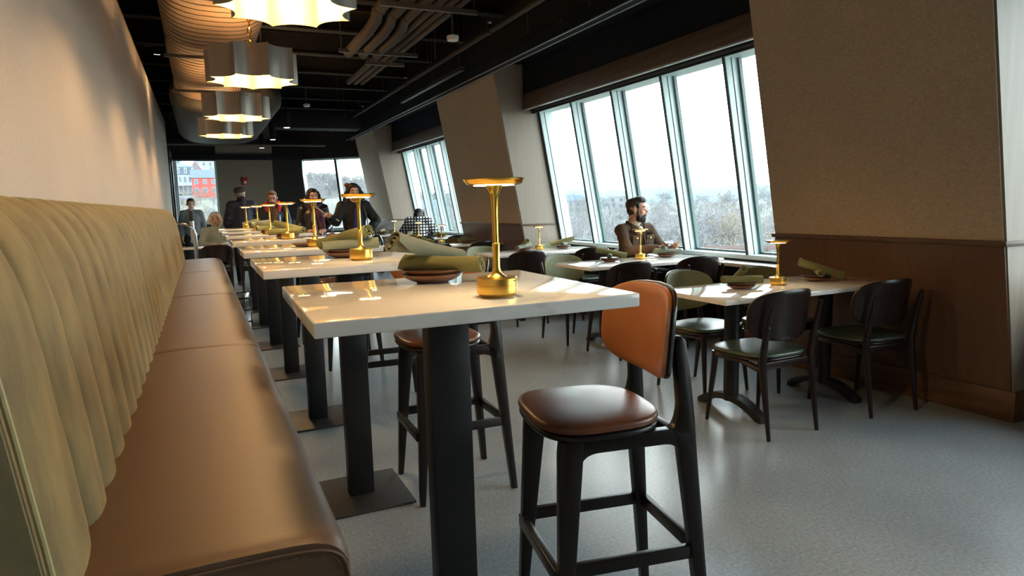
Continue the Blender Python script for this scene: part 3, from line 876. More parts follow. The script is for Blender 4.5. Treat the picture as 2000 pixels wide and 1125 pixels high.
# ------------------------------------------------------------------ seats
def tapered(mb, p0, p1, r0, r1, n=10):
    return mb.tube([p0, p1], [r0, r1], n)
def pad(mb, w, d, z, th, front=1.12, rnd=.09, dome=.006, n=44, yo=0):
    """rounded trapezoid cushion, front (+y) wider"""
    rings = []
    def ring(k, zz, dm=0):
        out = []
        for j in range(n):
            a = 2*PI*j/n; ca, sa = math.cos(a), math.sin(a)
            x = math.copysign(abs(ca)**.62, ca)*w/2; y = math.copysign(abs(sa)**.62, sa)*d/2
            x *= 1+(front-1)*(y/(d/2))*.5
            out.append(V((x*k, yo+y*k, zz)))
        return out
    rings = [ring(.90, z-th), ring(.985, z-th+.003), ring(1, z-th*.55), ring(.985, z-th*.18), ring(.94, z-.002), ring(.8, z+dome*.4), ring(.5, z+dome*.8), ring(.2, z+dome)]
    return mb.loft(rings)
def shell_back(mb, w, zc, h, yc, curve, th, tilt=.12, n=18, m=10, sup=.5, inset=0):
    """curved panel with rounded corners; concave side towards +y"""
    front, back = [], []
    w2 = w/2-inset; h2 = h/2-inset
    pts = []
    K = 48
    outl = []
    for j in range(K):
        a = 2*PI*j/K; ca, sa = math.cos(a), math.sin(a)
        outl.append((math.copysign(abs(ca)**sup, ca), math.copysign(abs(sa)**sup, sa)))
    def P(u, v, o):
        x = u*w2; z = v*h2*(1-.10*u*u)
        y = yc + curve*(u*u*(w2/(w/2))**2) - tilt*z*1.0 + o
        return V((x, y, zc+z))
    rings = []
    for k in (1, .97, .8, .55, .28, .02):
        rings.append([P(a*k, b*k, th/2 - (.003 if k == 1 else 0)) for a, b in outl])
    ringsb = []
    for k in (1, .97, .8, .55, .28, .02):
        ringsb.append([P(a*k, b*k, -th/2 + (.003 if k == 1 else 0)) for a, b in outl])
    return mb.loft(rings[::-1] + ringsb, True, True)

def arc_pts(p0, p1, p2, n=6):
    """quadratic corner"""
    return [((1-t)**2*p0[0]+2*t*(1-t)*p1[0]+t*t*p2[0], (1-t)**2*p0[1]+2*t*(1-t)*p1[1]+t*t*p2[1]) for t in [i/n for i in range(n+1)]]

def bar_stool():
    t = thing('bar_stool', None, 'bar stool', (0, 0, 0), 0, 'cognac leather bar stools')
    pad(MB(), .40, .365, .722, .026, 1.10, yo=.062).build('seat', M['cognac'], t, ang=60)
    pad(MB(), .395, .36, .697, .022, 1.10, dome=0, yo=.062).build('seat_shell', M['blackwood'], t, ang=60)
    tk = .033
    def side(poly, s, x_top, x_bot, z_top, z_bot):
        def f(a, b, h):
            k = (b-z_bot)/(z_top-z_bot); xx = x_bot+(x_top-x_bot)*k
            return (s*(xx+h), a, b)
        return MB().prism(poly, -tk/2, tk/2, f)
    for s in (-1, 1):
        fl = [(.205, 0), (.228, 0), (.205, .64), (.200, .676), (.132, .676), (.140, .615)]
        side(fl, s, .158, .198, .69, 0).build('leg', M['blackwood'], t, .004)
        # back leg with upright, notch behind the seat
        bl = [(-.232, 0), (-.206, 0), (-.142, .615), (-.122, .66)] + arc_pts((-.118, .678), (-.140, .680), (-.147, .74), 6) + [(-.138, .90), (-.144, .925), (-.158, .93), (-.170, .915), (-.184, .80), (-.192, .70), (-.196, .60)]
        side(bl, s, .158, .198, .69, 0).build('leg', M['blackwood'], t, .004)
        rl = arc_pts((.150, .60), (.14, .634), (.10, .636), 5) + arc_pts((-.10, .636), (-.140, .634), (-.150, .60), 5) + [(-.18, .66), (-.145, .668), (-.12, .676), (.17, .676), (.19, .65)]
        side(rl, s, .158, .198, .69, 0).build('seat_rail', M['blackwood'], t, .003)
    for y in (.135, -.135): MB().box(-.15, .15, y-.014, y+.014, .625, .672).build('cross_rail', M['blackwood'], t, .003)
    # footrests: front low, sides, back
    def xs(z): return .198-.040*z/.69
    MB().box(-xs(.30), xs(.30), .204, .226, .285, .325).build('footrest', M['blackwood'], t, .003)
    MB().box(-xs(.30), xs(.30), -.212, -.192, .295, .335).build('footrest', M['blackwood'], t, .003)
    for s in (-1, 1):
        x = s*xs(.32); MB().box(x-.011, x+.011, -.205, .215, .300, .338).build('footrest', M['blackwood'], t, .003)
    shell_back(MB(), .43, .930, .265, -.160, .062, .013, .10).build('backrest', M['blackwood'], t, ang=50)
    shell_back(MB(), .43, .930, .265, -.144, .062, .018, .10, inset=.004).build('back_pad', M['orange'], t, ang=60)
    return t
S0 = bar_stool()
slab_ = ['cognac leather bar stool nearest the camera, tan back facing left', 'cognac leather bar stool tucked under the second bar table, behind the nearest table leg', 'cognac leather bar stool at the third bar table', 'cognac leather bar stool at the fourth bar table',
         'cognac leather bar stool at the fifth bar table', 'cognac leather bar stool at the sixth bar table']
for i, (x, y, r) in enumerate(((1.035, 1.615, PI/2-.17), (1.005, 2.89, PI/2-.03), (1.06, 4.28, PI/2-.06), (1.06, 5.62, PI/2+.05), (1.03, 6.85, PI/2), (1.05, 8.1, PI/2))):
    o = S0 if i == 0 else copy_tree(S0)
    o.location = (x, y, 0); o.rotation_euler = (0, 0, r); o['label'] = slab_[i]

def dining_chair():
    t = thing('dining_chair', None, 'chair', (0, 0, 0), 0, 'dark wood dining chairs')
    pad(MB(), .45, .42, .458, .026, 1.10, yo=.02).build('seat', M['greenseat'], t, ang=60)
    pad(MB(), .44, .41, .433, .018, 1.10, dome=0, yo=.02).build('seat_shell', M['darkwood'], t, ang=60)
    for s in (-1, 1):
        MB().tube([(s*.205, .215, 0), (s*.185, .185, .30), (s*.180, .175, .42)], [.011, .018, .021], 10).build('leg', M['darkwood'], t)
        MB().tube([(s*.183, -.235, 0), (s*.183, -.185, .36), (s*.182, -.180, .44), (s*.182, -.205, .60), (s*.182, -.236, .72), (s*.182, -.242, .735)], [.011, .021, .021, .016, .013, .010], 10).build('leg', M['darkwood'], t)
        MB().tube([(s*.181, .175, .40), (s*.184, -.02, .405), (s*.184, -.182, .375)], [.017, .016, .019], 8).build('seat_rail', M['darkwood'], t)
        b = MB()
        for z in (.615, .70): b.lathe([(.001, -.004), (.006, -.003), (.006, .004)], (s*.182, -.222-.12*(z-.6)-.003, z), 10, Matrix.Rotation(PI/2, 3, 'X'))
        b.build('bolt', M['chrome'], t)
    MB().box(-.165, .165, .150, .176, .385, .425).build('cross_rail', M['darkwood'], t, .003)
    MB().box(-.17, .17, -.185, -.162, .375, .415).build('cross_rail', M['darkwood'], t, .003)
    shell_back(MB(), .46, .665, .285, -.208, .095, .012, .16, sup=.55).build('backrest', M['darkwood'], t, ang=50)
    shell_back(MB(), .46, .665, .285, -.195, .095, .014, .16, sup=.55, inset=.006).build('back_pad', M['greenpad'], t, ang=60)
    return t
C0 = dining_chair(); cf = [True]
def chair(x, y, rz, lab):
    o = C0 if cf[0] else copy_tree(C0)
    cf[0] = False
    o.location = (x, y, 0); o.rotation_euler = (0, 0, rz); o['label'] = lab

# ------------------------------------------------------------------ dining tables
def dining_table(L, d):
    t = thing('dining_table', None, 'table', (0, 0, 0), 0, 'white dining tables by the windows')
    MB().box(-L/2, L/2, -d/2, d/2, .722, .75).build('tabletop', M['quartz'], t, .003, 2)
    MB().box(-L/2+.2, L/2-.2, -.04, .04, .705, .722).build('support_frame', M['steelblk'], t)
    for s in (-1, 1):
        x = s*(L/2-.33)
        MB().lathe([(.045, .075), (.045, .70), (.09, .708), (.09, .722)], (x, 0, 0), 24).build('column', M['steelblk'], t)
        m = MB(); rings = []
        for k in range(13):
            u = k/12*2-1; y = u*.27
            zt = .085*(1-abs(u)**2.2)+.028; zb = max(0.0, .078*(1-(abs(u)/.86)**2)) if abs(u) < .86 else 0
            w = .042-.012*abs(u)
            rings.append([V((x-w, y, zb)), V((x+w, y, zb)), V((x+w, y, zt)), V((x-w, y, zt))])
        m.loft(rings).build('foot', M['steelblk'], t, .002, ang=50)
    return t
D0 = dining_table(1.45, .61)
dl = ['white dining table against the near leaning pier, warm lamp light across its right end', 'white dining table at the window with the person in brown seated behind it', 'white dining table at the window beyond the person in brown, beside the second pier',
      'white dining table against the second leaning pier', 'white dining table at the far window, first beyond the second pier', 'white dining table at the far window where the person in the checked coat sits', 'farthest white dining table, against the third pier']
DT = [(3.255, 3.055), (3.645, 5.085), (3.57, 6.90), (3.21, 9.10), (3.60, 11.15), (3.62, 13.45), (3.15, 15.7)]
for i, (x, y) in enumerate(DT):
    o = D0 if i == 0 else copy_tree(D0)
    o.location = (x, y, 0); o['label'] = dl[i]
for (x, y, lab) in ((3.255, 3.085, 'gold table lamp on the white table against the near pier'), (3.745, 5.22, 'gold table lamp in front of the person in brown'), (3.66, 7.14, 'gold table lamp on the white table beyond the person in brown'),
                    (3.13, 9.20, 'gold table lamp on the white table against the second pier'), (3.43, 11.3, 'gold table lamp on the first far window table'), (3.60, 13.55, 'gold table lamp left of the person in the checked coat')):
    lamp(x, y, .75, lab, .4)
wn = ['near pier table', 'table by the person in brown', 'table beyond the person in brown', 'second pier table', 'first far window table', 'checked coat table']
ST = [((2.96, 3.09), (3.61, 3.10)), ((3.37, 5.17), (4.06, 5.23)), ((3.40, 7.03), (3.95, 7.08)), ((2.86, 9.1), (3.45, 9.06)), ((3.2, 11.1), (3.8, 11.2)), ((3.3, 13.4), (3.9, 13.5))]
for i, ((a, b)) in enumerate(ST):
    for k, (x, y) in enumerate((a, b)):
        q = random.Random(i*2+k+3)
        where = ('left end of the ' if k == 0 else 'right end of the ')+wn[i]
        if (i, k) == (0, 0): n1, n2 = (.0, -.01, .054, D(-20), D(-1), 0, 0, 1.0), (.005, .02, .085, D(62), D(-22), 0, 0, .85)
        elif (i, k) == (0, 1): n1, n2 = (-.01, -.03, .056, D(48), D(0), 0, 0, .80), (.035, -.01, .072, D(-34), D(-19), 0, 0, 1.15)
        elif (i, k) == (1, 0): n1, n2 = (-.02, -.03, .056, D(55), D(0), 0, 1, .8), (.03, .02, .078, D(-30), D(-12), 0, 0, 1.15)
        elif (i, k) == (1, 1): n1, n2 = (.01, -.0, .056, D(-20), D(-2), 2, 1, 1.1), (-.02, .01, .085, D(45), D(-6), 0, 1, .8)
        elif (i, k) == (2, 0): n1, n2 = (-.01, -.02, .056, D(25), D(6), 0, 1, 1.0), (.02, .02, .09, D(80), D(-18), 0, 0, .9)
        elif (i, k) == (2, 1): n1, n2 = (.0, -.02, .056, D(50), D(0), 0, 1, .9), (.0, .01, .085, D(-20), D(13), 0, 0, 1.15)
        else: n1, n2 = (0, -.02, .056, q.uniform(-1, .4), 0, 0, 0, 1.0), (0, .01, .085, q.uniform(.3, 1.3), q.uniform(-.3, .3), 0, k, 1.0)
        setting(x, y, .75, where, n1, n2)
# chairs
for (x, y, r, lab) in (
    (2.845, 2.80, .02, 'dark wood chair nearest the camera at the near pier table, back towards us'),
    (3.66, 2.78, -.06, 'dark wood chair tucked in against the near pier, back towards us'),
    (3.06, 3.55, PI+.12, 'green padded chair facing us behind the tan bar stool back'),
    (3.60, 3.42, PI+.05, 'green padded chair facing us behind the plate by the near pier'),
    (3.20, 4.74, .05, 'dark wood chair, back to us, left end of the table by the person in brown'),
    (3.98, 4.80, -.05, 'dark wood chair, back to us, window side of the table of the person in brown'),
    (3.13, 5.46, PI+.1, 'pale green padded chair facing us left of the person in brown'),
    (3.98, 5.62, PI, 'dark wood chair the person in brown sits on'),
    (3.14, 6.56, .02, 'dark wood chair back in the middle of the room, left of the person in brown'),
    (3.93, 6.52, 0, 'dark wood chair back directly behind the left shoulder of the person in brown'),
    (3.05, 7.30, PI+.05, 'pale green padded chair facing us right of the gold lamp stem'),
    (3.98, 7.26, PI, 'pale green padded chair facing us at the window beside the second pier'),
    (2.85, 8.74, .0, 'dark wood chair back in front of the second pier table, left one'),
    (3.55, 8.72, .0, 'dark wood chair back in front of the second pier, right one'),
    (2.9, 9.5, PI, 'green chair facing us behind the left end of the second pier table'),
    (3.55, 9.5, PI, 'green chair facing us behind the right end of the second pier table'),
    (3.3, 10.82, .0, 'dark wood chair back at the left of the first far window table'),
    (3.95, 10.82, .0, 'dark wood chair back at the right of the first far window table'),
    (3.3, 11.5, PI, 'green chair facing us at the first far window table, left one'),
    (3.95, 13.0, .0, 'dark wood chair under the person in the checked coat'),
    (3.25, 13.85, PI, 'green chair facing us at the table of the checked coat'),
    (.18, 11.35, .05, 'dark wood chair back at the low table past the banquette, left one'),
    (.72, 11.30, -.1, 'dark wood chair back at the low table past the banquette, right one'),
    (.22, 12.78, PI, 'chair of the white-haired seated person')):
    chair(x, y, r, lab)
o = copy_tree(D0, loc=(.42, 11.95, 0)); o['label'] = 'low white dining table past the end of the banquette'
lamp(.80, 12.05, .75, 'gold table lamp on the low table past the banquette', .2)
# small things on that low table
t = thing('bag', 'small dark bag lying on the low table past the banquette', 'bag', (.52, 11.78, .75))
link('bag_body', remesh(MB().ell((0, 0, .045), (.13, .08, .045)).ell((.05, 0, .07), (.06, .05, .04)), .012, 4, (.006, 20)), M['dark_strip'], t)

# chrome post with curved rail past the banquette
t = thing('rail_post', 'chrome post with black sleeve and curved rail past the banquette end', 'handrail', (-.10, 11.0, 0))
MB().lathe([(.075, 0), (.075, .012), (.03, .02)], n=24).tube([(0, 0, 0), (0, 0, 1.0)], .030, 16).build('post', M['chrome'], t)
MB().tube([(-.026, .02, .85), (-.026, .02, 1.178)], .030, 16).build('upper_post', M['chrome'], t)
MB().tube([(-.026, .02, 1.175), (-.026, .02, 1.32)], .034, 16).build('sleeve', M['dark_strip'], t)
MB().tube([(0, 0, .98), (-.01, 0, 1.04), (-.05, -.02, 1.095), (-.12, -.03, 1.135), (-.24, -.03, 1.15), (-.30, -.03, 1.15)], .020, 12).build('rail', M['chrome'], t)
MB().lathe([(.036, 0), (.036, .03)], (0, 0, .86), 16).box(-.07, .0, -.01, .01, .865, .885).build('clamp', M['chrome'], t)
t = thing('bin', 'shiny chrome cylinder bin on the floor past the banquette seat', 'bin', (.36, 7.9, 0))
MB().lathe([(.075, 0), (.078, .01), (.078, .40), (.075, .41), (.070, .41), (.070, .05), (.01, .05)], n=32).build('bin_body', M['chrome'], t, ang=40)
for z in (.08, .21, .34): MB().lathe([(.080, z), (.081, z+.01), (.080, z+.02)], n=32).build('ring', M['steelblk'], t)

# plant
t = thing('potted_plant', 'dark spiky potted plant against the far dark wall', 'plant', (2.02, 15.6, 0))
MB().lathe([(.16, 0), (.20, .42), (.20, .45), (.17, .45), (.165, .40), (.01, .40)], n=28).build('pot', M['pot'], t)
lf = MB(); q = random.Random(4)
for i in range(70):
    a = q.uniform(0, 2*PI); el = q.uniform(.5, 1.4); L = q.uniform(.55, 1.0); dx, dy = math.cos(a), math.sin(a)
    rings = []
    for k in range(7):
        u = k/6; rr = L*u*math.cos(el)*1.0; zz = .42+L*(u*math.sin(el)-.35*u*u*(1.3-el*.6)); w = .020*math.sin(PI*min(1, u*.9+.08))
        p = V((dx*rr, dy*rr, zz)); s = V((-dy, dx, 0))*w
        rings.append([p-s, p+V((0, 0, .006)), p+s])
    lf.loft(rings, False, False)
lf.build('fronds', M['leaf'], t, fix=False)
# ------------------------------------------------------------------ people
SKIN = simple('skin', (196, 146, 120), .5, var=.06, scale=(40,)*3)
SKIN2 = simple('skin_rosy', (214, 166, 142), .5, var=.06, scale=(40,)*3)
LIP = simple('lips', (160, 92, 82), .5)
EYE = simple('eye_dark', (40, 30, 26), .3)
BROW = simple('brow_hair', (38, 28, 24), .8)
def cloth(name, c, rough=.85, var=.12, bs=60, bmp=.3, sheen=.1, spec=.3):
    return simple(name, c, rough, var=var, scale=(14,)*3, bmp=bmp, bscale=(bs,)*3, bdist=.003, sheen=sheen, spec=spec)
def hairm(name, c): return simple(name, c, .55, var=.3, scale=(60, 60, 8), bmp=.5, bscale=(160, 160, 20), bdist=.003)

def head_shapes(mb, Mh):
    def e(c, r): 
        c = V(c); mb.ell(Mh @ c, r, Mh.to_3x3())
    def k(a, b, r0, r1): mb.cap(Mh @ V(a), Mh @ V(b), r0, r1)
    e((0, .018, .035), (.076, .094, .083)); e((0, -.030, .02), (.066, .062, .075))
    e((0, -.034, -.045), (.056, .056, .066)); e((0, -.058, -.088), (.028, .026, .022))
    e((.032, -.052, -.022), (.026, .028, .028)); e((-.032, -.052, -.022), (.026, .028, .028))
    k((0, -.086, .018), (0, -.103, -.018), .0075, .0105)
    k((0, -.097, -.024), (0, -.088, -.030), .010, .009); k((.010, -.094, -.026), (-.010, -.094, -.026), .008, .008)
    k((-.042, -.076, .032), (.042, -.076, .032), .012, .012)
    k((-.017, -.085, -.055), (.017, -.085, -.055), .0075, .0075); k((-.014, -.083, -.066), (.014, -.083, -.066), .0075, .0075)
    for s in (-1, 1):
        e((s*.077, .012, -.008), (.008, .017, .029)); e((s*.080, .018, .004), (.009, .011, .016))
        e((s*.030, -.078, .010), (.013, .010, .009))

def hand(mb, w, d, nrm, side, curl=.5, s=1.0, spread=1.0):
    """palm + five fingers. w wrist, d forward, nrm palm-facing normal, side thumb direction"""
    d = V(d).normalized(); t = V(side); t = (t-d*t.dot(d)).normalized(); n = V(nrm); n = (n-d*n.dot(d)-t*n.dot(t)).normalized()
    Mx = Matrix((t, d, n)).transposed()
    mb.ell(V(w)+d*.045*s, (.040*s, .052*s, .016*s), Mx)
    mb.cap(w, V(w)+d*.03*s, .024*s, .026*s)
    for i, (o, L) in enumerate(((.029, .072), (.010, .080), (-.010, .075), (-.029, .060))):
        b = V(w)+d*.080*s+t*o*spread*s; c = curl*(1+.12*i)
        p = [b]; dirv = d.copy(); a = 0
        for seg, fr in enumerate((.45, .32, .23)):
            a += c*(.55 if seg == 0 else .75)
            dirv = d*math.cos(a)+n*math.sin(a)
            p.append(p[-1]+dirv*L*fr*s)
        mb.chain(p, [.0088*s, .0084*s, .0078*s, .0068*s], 8)
    b = V(w)+d*.022*s+t*.028*s
    p1 = b+(t*.75+d*.62+n*.25).normalized()*.038*s; p2 = p1+(t*.25+d*.85+n*.45).normalized()*.034*s
    mb.chain([b, p1, p2], [.014*s, .0105*s, .0085*s], 8)

def figure(name, label, loc, rz, J, skin=SKIN, hands=None, face=(0, 0, 0), voxel=.008, scale=1.0):
    """J: joints in local space, figure faces -y. Returns (root body object)"""
    mb = MB()
    Mh = Matrix.Translation(J['head']) @ Matrix.Rotation(face[0], 4, 'Z') @ Matrix.Rotation(face[1], 4, 'X') @ Matrix.Rotation(face[2], 4, 'Y')
    head_shapes(mb, Mh)
    ch, pe = V(J['chest']), V(J['pelvis'])
    mb.cap(Mh @ V((0, .02, -.07)), V(J['neck']), .050, .056)
    mb.cap(V(J['neck']), ch, .060, .10)
    sh = [V(J['shR']), V(J['shL'])]
    mb.cap(sh[0], sh[1], .052, .052); mb.ell(ch, (.145, .095, .16)); mb.cap(ch, pe, .115, .12)
    mb.ell(pe, (.155, .105, .11))
    for q in 'RL':
        mb.chain([J['sh'+q], J['el'+q], J['wr'+q]], [.046, .036, .025])
        mb.chain([J['hip'+q], J['kn'+q], J['an'+q]], [.082, .054, .038])
        f = V(J['an'+q]); mb.chain([f+V((0, .02, -.03)), f+V((0, -.13, -.05))], [.04, .028])
    for q, hd in (hands or {}).items():
        hand(mb, J['wr'+q], *hd)
    me = remesh(mb, voxel, 2)
    for m in (skin, LIP, EYE, BROW): me.materials.append(m)
    Mi = Mh.inverted()
    for p in me.polygons:
        c = Mi @ p.center
        if c.y < -.055 and abs(c.x) < .06 and abs(c.z) < .09:
            for s in (-1, 1):
                if ((c.x-s*.030)/.0125)**2 + ((c.z-.009)/.0062)**2 < 1: p.material_index = 2
                if ((c.x-s*.033)/.021)**2 + ((c.z-.034-.10*(.03-abs(c.x-s*.033))*.5)/.0058)**2 < 1: p.material_index = 3
            if (c.x/.022)**2 + ((c.z+.060)/.010)**2 < 1: p.material_index = 1
    o = bpy.data.objects.new(name, me); COL.objects.link(o)
    o.location = loc; o.rotation_euler = (0, 0, rz); o.scale = (scale,)*3
    tag(o, label, 'person')
    return o, Mh

def garment(nm, o, mat, build, voxel=.013, smooth=3, disp=(.006, 9)):
    mb = MB(); build(mb)
    return link(nm, remesh(mb, voxel, smooth, disp), mat, o)

def jacket(J, extra=.018, hem=-.06, arms=True, belly=0, puff=0, neck=True):
    def f(mb):
        ch, pe = V(J['chest']), V(J['pelvis'])
        mb.cap(J['shR'], J['shL'], .060+extra, .060+extra)
        mb.ell(ch, (.155+extra, .108+extra, .17)); mb.cap(ch, pe+V((0, 0, .02)), .125+extra+belly, .135+extra+belly)
        mb.ell(pe+V((0, 0, hem+.06)), (.160+extra, .118+extra+belly*.6, .12))
        if neck: mb.cap(V(J['neck'])+V((0, .01, -.02)), ch, .066+extra, .11)
        else: mb.chain([V(J['shR'])*.6+V(J['neck'])*.4+V((0, .03, .03)), V(J['neck'])+V((0, .055, .0)), V(J['shL'])*.6+V(J['neck'])*.4+V((0, .03, .03))], [.035, .038, .035])
        if arms:
            for q in 'RL':
                w = V(J['wr'+q]); e = V(J['el'+q])
                mb.chain([J['sh'+q], J['el'+q], w+(e-w)*.10], [.056+extra, .046+extra, .034+extra*.8])
                if puff:
                    for a, b in ((J['sh'+q], e), (e, w)):
                        for i in range(4): mb.ell(V(a).lerp(V(b), (i+.5)/4.3), (.062+extra, .062+extra, .045))
        if puff:
            for i in range(6):
                z = ch.lerp(pe, i/5.5-.25); mb.ell(z, (.185+extra*.8, .135+extra, .050))
    return f
def trousers(J, ex=.016):
    def f(mb):
        pe = V(J['pelvis']); mb.ell(pe, (.165, .12, .11))
        for q in 'RL':
            a = V(J['an'+q]); mb.chain([J['hip'+q], J['kn'+q], a], [.090+ex, .062+ex, .050+ex])
        mb.cap(J['hipR'], J['hipL'], .10, .10)
    return f
def shoes(J):
    def f(mb):
        for q in 'RL':
            a = V(J['an'+q]); mb.chain([a+V((0, .03, -.035)), a+V((0, -.06, -.04)), a+V((0, -.17, -.05))], [.045, .042, .032])
            mb.cbox(a+V((0, -.06, -.072)), (.075, .25, .018))
    return f

def standing(H, lean=0):
    k = H/1.70
    J = dict(head=(0, -.015, 1.578), neck=(0, .012, 1.44), chest=(0, .01, 1.25), pelvis=(0, .0, .94), shR=(-.165, .015, 1.385), shL=(.165, .015, 1.385),
             elR=(-.235, .03, 1.11), elL=(.235, .03, 1.11), wrR=(-.225, -.06, .88), wrL=(.225, -.06, .88),
             hipR=(-.085, 0, .90), hipL=(.085, 0, .90), knR=(-.095, -.012, .49), knL=(.095, -.012, .49), anR=(-.10, .02, .085), anL=(.10, .02, .085))
    return {a: V(b)*k for a, b in J.items()}, k
def seated():
    J = dict(head=(0, -.03, 1.205), neck=(0, .02, 1.065), chest=(0, .03, .875), pelvis=(0, .08, .57), shR=(-.175, .025, 1.005), shL=(.175, .025, 1.005),
             elR=(-.25, -.02, .76), elL=(.25, -.02, .76), wrR=(-.12, -.22, .80), wrL=(.12, -.22, .80),
             hipR=(-.09, .06, .545), hipL=(.09, .06, .545), knR=(-.12, -.36, .535), knL=(.12, -.36, .535), anR=(-.13, -.30, .085), anL=(.13, -.34, .085))
    return {a: V(b) for a, b in J.items()}

def hair_short(o, Mh, mat, top=.03, back=True):
    def f(mb):
        R3 = Mh.to_3x3()
        mb.ell(Mh @ V((0, .028, .050)), (.0795, .093, .076), R3); mb.ell(Mh @ V((0, -.020, .098)), (.062, .070, top), R3)
        mb.ell(Mh @ V((0, .050, -.005)), (.066, .058, .052), R3)
        for s in (-1, 1): mb.cap(Mh @ V((s*.068, -.022, .05)), Mh @ V((s*.070, -.020, .012)), .013, .008)
    return garment('hair', o, mat, f, .007, 2, (.004, 45))
def beard(o, Mh, mat):
    def f(mb):
        R3 = Mh.to_3x3()
        mb.ell(Mh @ V((0, -.036, -.074)), (.0605, .0605, .050), R3)
        mb.ell(Mh @ V((0, -.060, -.100)), (.036, .034, .028), R3)
        for s in (-1, 1):
            mb.chain([Mh @ V((s*.069, -.018, .0)), Mh @ V((s*.062, -.024, -.045)), Mh @ V((s*.050, -.034, -.075))], [.008, .014, .018])
            mb.cap(Mh @ V((s*.026, -.084, -.048)), Mh @ V((s*.034, -.066, -.075)), .010, .014)
        mb.cap(Mh @ V((-.024, -.090, -.043)), Mh @ V((.024, -.090, -.043)), .0075, .0075)
    return garment('beard', o, mat, f, .006, 2, (.003, 60))
def hair_long(o, Mh, mat, L=.22, wide=.02):
    def f(mb):
        R3 = Mh.to_3x3()
        mb.ell(Mh @ V((0, .030, .050)), (.090+wide*.3, .100, .082), R3); mb.ell(Mh @ V((0, -.02, .100)), (.066, .066, .028), R3)
        for s in (-1, 1):
            mb.chain([Mh @ V((s*.070, -.03, .06)), Mh @ V((s*(.088+wide), -.01, -.03)), Mh @ V((s*(.090+wide), -.005, -.03-L*.5)), Mh @ V((s*(.085+wide), -.03, -.02-L))], [.026, .030, .038, .022])
        mb.chain([Mh @ V((0, .07, 0)), Mh @ V((0, .085, -.12)), Mh @ V((0, .085, -.02-L))], [.085, .085, .05])
    return garment('hair', o, mat, f, .010, 2, (.008, 30))

H_DARK = hairm('dark_brown_hair', (34, 26, 23)); H_BLACK = hairm('black_hair', (20, 17, 17)); H_BROWN = hairm('brown_hair', (96, 64, 42)); H_WHITE = hairm('white_hair', (222, 216, 206))
DARKTR = cloth('dark_trousers', (30, 31, 35))
SHOE = simple('brown_shoes', (70, 52, 40), .5); BLSHOE = simple('black_shoes', (24, 24, 25), .4)

# --- man in brown at the window
J = seated()
J['wrR'] = V((.03, -.33, .835)); J['elR'] = V((-.215, -.15, .80)); J['wrL'] = V((.20, -.335, .835)); J['elL'] = V((.265, -.12, .80))
J['head'] = V((.0, -.035, 1.205)); J['shR'] = V((-.160, .02, 1.005)); J['shL'] = V((.160, -.01, 1.01))
J['knR'] = V((-.02, -.38, .53)); J['knL'] = V((.22, -.36, .53)); J['anR'] = V((-.02, -.30, .085)); J['anL'] = V((.2, -.34, .085))
hd = {'R': ((.75, -.30, .18), (.2, -.5, -.6), (.2, -.7, .6), .75), 'L': ((-.55, -.55, .25), (0, -.3, -.8), (-.3, -.7, .5), .8)}
o, Mh = figure('person', 'bearded person in a brown overshirt seated at the window, holding a phone', (3.985, 5.645, 0), .10, J, SKIN, hd, (.72, .03, 0), .0055)
BROWNJ = cloth('brown_overshirt', (74, 55, 40), .85, bs=90)
def bj(mb):
    jacket(J, .009)(mb)
    r = random.Random(8)
    for q in 'RL':                                   # cloth folds around the sleeves
        for a, b in ((J['sh'+q], J['el'+q]), (J['el'+q], J['wr'+q])):
            for i in range(7):
                u = (i+.5)/8; p = V(a).lerp(V(b), u); d = (V(b)-V(a)).normalized(); w = d.orthogonal().normalized(); w.rotate(Matrix.Rotation(r.uniform(0, 6.28), 3, d))
                rad = .058-.016*u if a is J['sh'+q] else .046-.008*u
                mb.tube([p+w*rad*.9-d*.02, p+(w+d.cross(w)*.7).normalized()*rad*1.02, p+d.cross(w)*rad*.9+d*.02], [.008, .011, .006], 6)
jk = garment('overshirt', o, BROWNJ, bj, .0075, 2, (.007, 17))
# chest pockets, buttons, placket and collar follow the front of the overshirt
PK = simple('brown_pocket', (66, 48, 35), .85, var=.1, bmp=.2, bscale=(90,)*3)
for s in (-1, 1):
    c = V((s*.088, -.128, .945))
    pkt = MB().cbox(c+V((0, .012, -.055)), (.105, .03, .115)).build('pocket', PK, jk, .008, 3)
    MB().cbox(c+V((0, .004, -.012)), (.112, .032, .040)).build('pocket_flap', BROWNJ, pkt, .008, 3)
    MB().lathe([(.001, -.004), (.007, -.003), (.007, .002)], c+V((0, -.014, -.018)), 12, Matrix.Rotation(PI/2, 3, 'X')).build('button', M['brasspol'], pkt)
MB().tube([(0, -.125, .99), (0, -.150, .90), (0, -.160, .80), (0, -.150, .70)], .010, 8).build('placket', PK, jk)
co = MB()
for s in (-1, 1):
    co.loft([[V((s*.020, .085, 1.07)), V((s*.030, .105, 1.04)), V((s*.02, .095, 1.10))], [V((s*.078, .03, 1.085)), V((s*.105, .04, 1.045)), V((s*.088, .03, 1.105))],
             [V((s*.066, -.045, 1.055)), V((s*.110, -.055, 1.01)), V((s*.082, -.05, 1.07))], [V((s*.035, -.088, 1.005)), V((s*.090, -.120, .975)), V((s*.055, -.098, 1.015))]])
co.build('collar', BROWNJ, jk, .003)
garment('turtleneck', o, cloth('cream_knit', (206, 190, 170), .9), lambda mb: (mb.cap(V(J['neck'])+V((0, 0, -.04)), V(J['neck'])+V((0, -.012, .030)), .072, .064), mb.ell((0, -.062, 1.0), (.045, .05, .05))), .006, 3, (.002, 40))
garment('trousers', o, cloth('dark_grey_trousers', (48, 50, 52)), trousers(J), .014)
garment('shoes', o, BLSHOE, shoes(J), .010, 1, None)
hair_short(o, Mh, H_DARK, .040); beard(o, Mh, hairm('dark_beard', (40, 29, 24)))
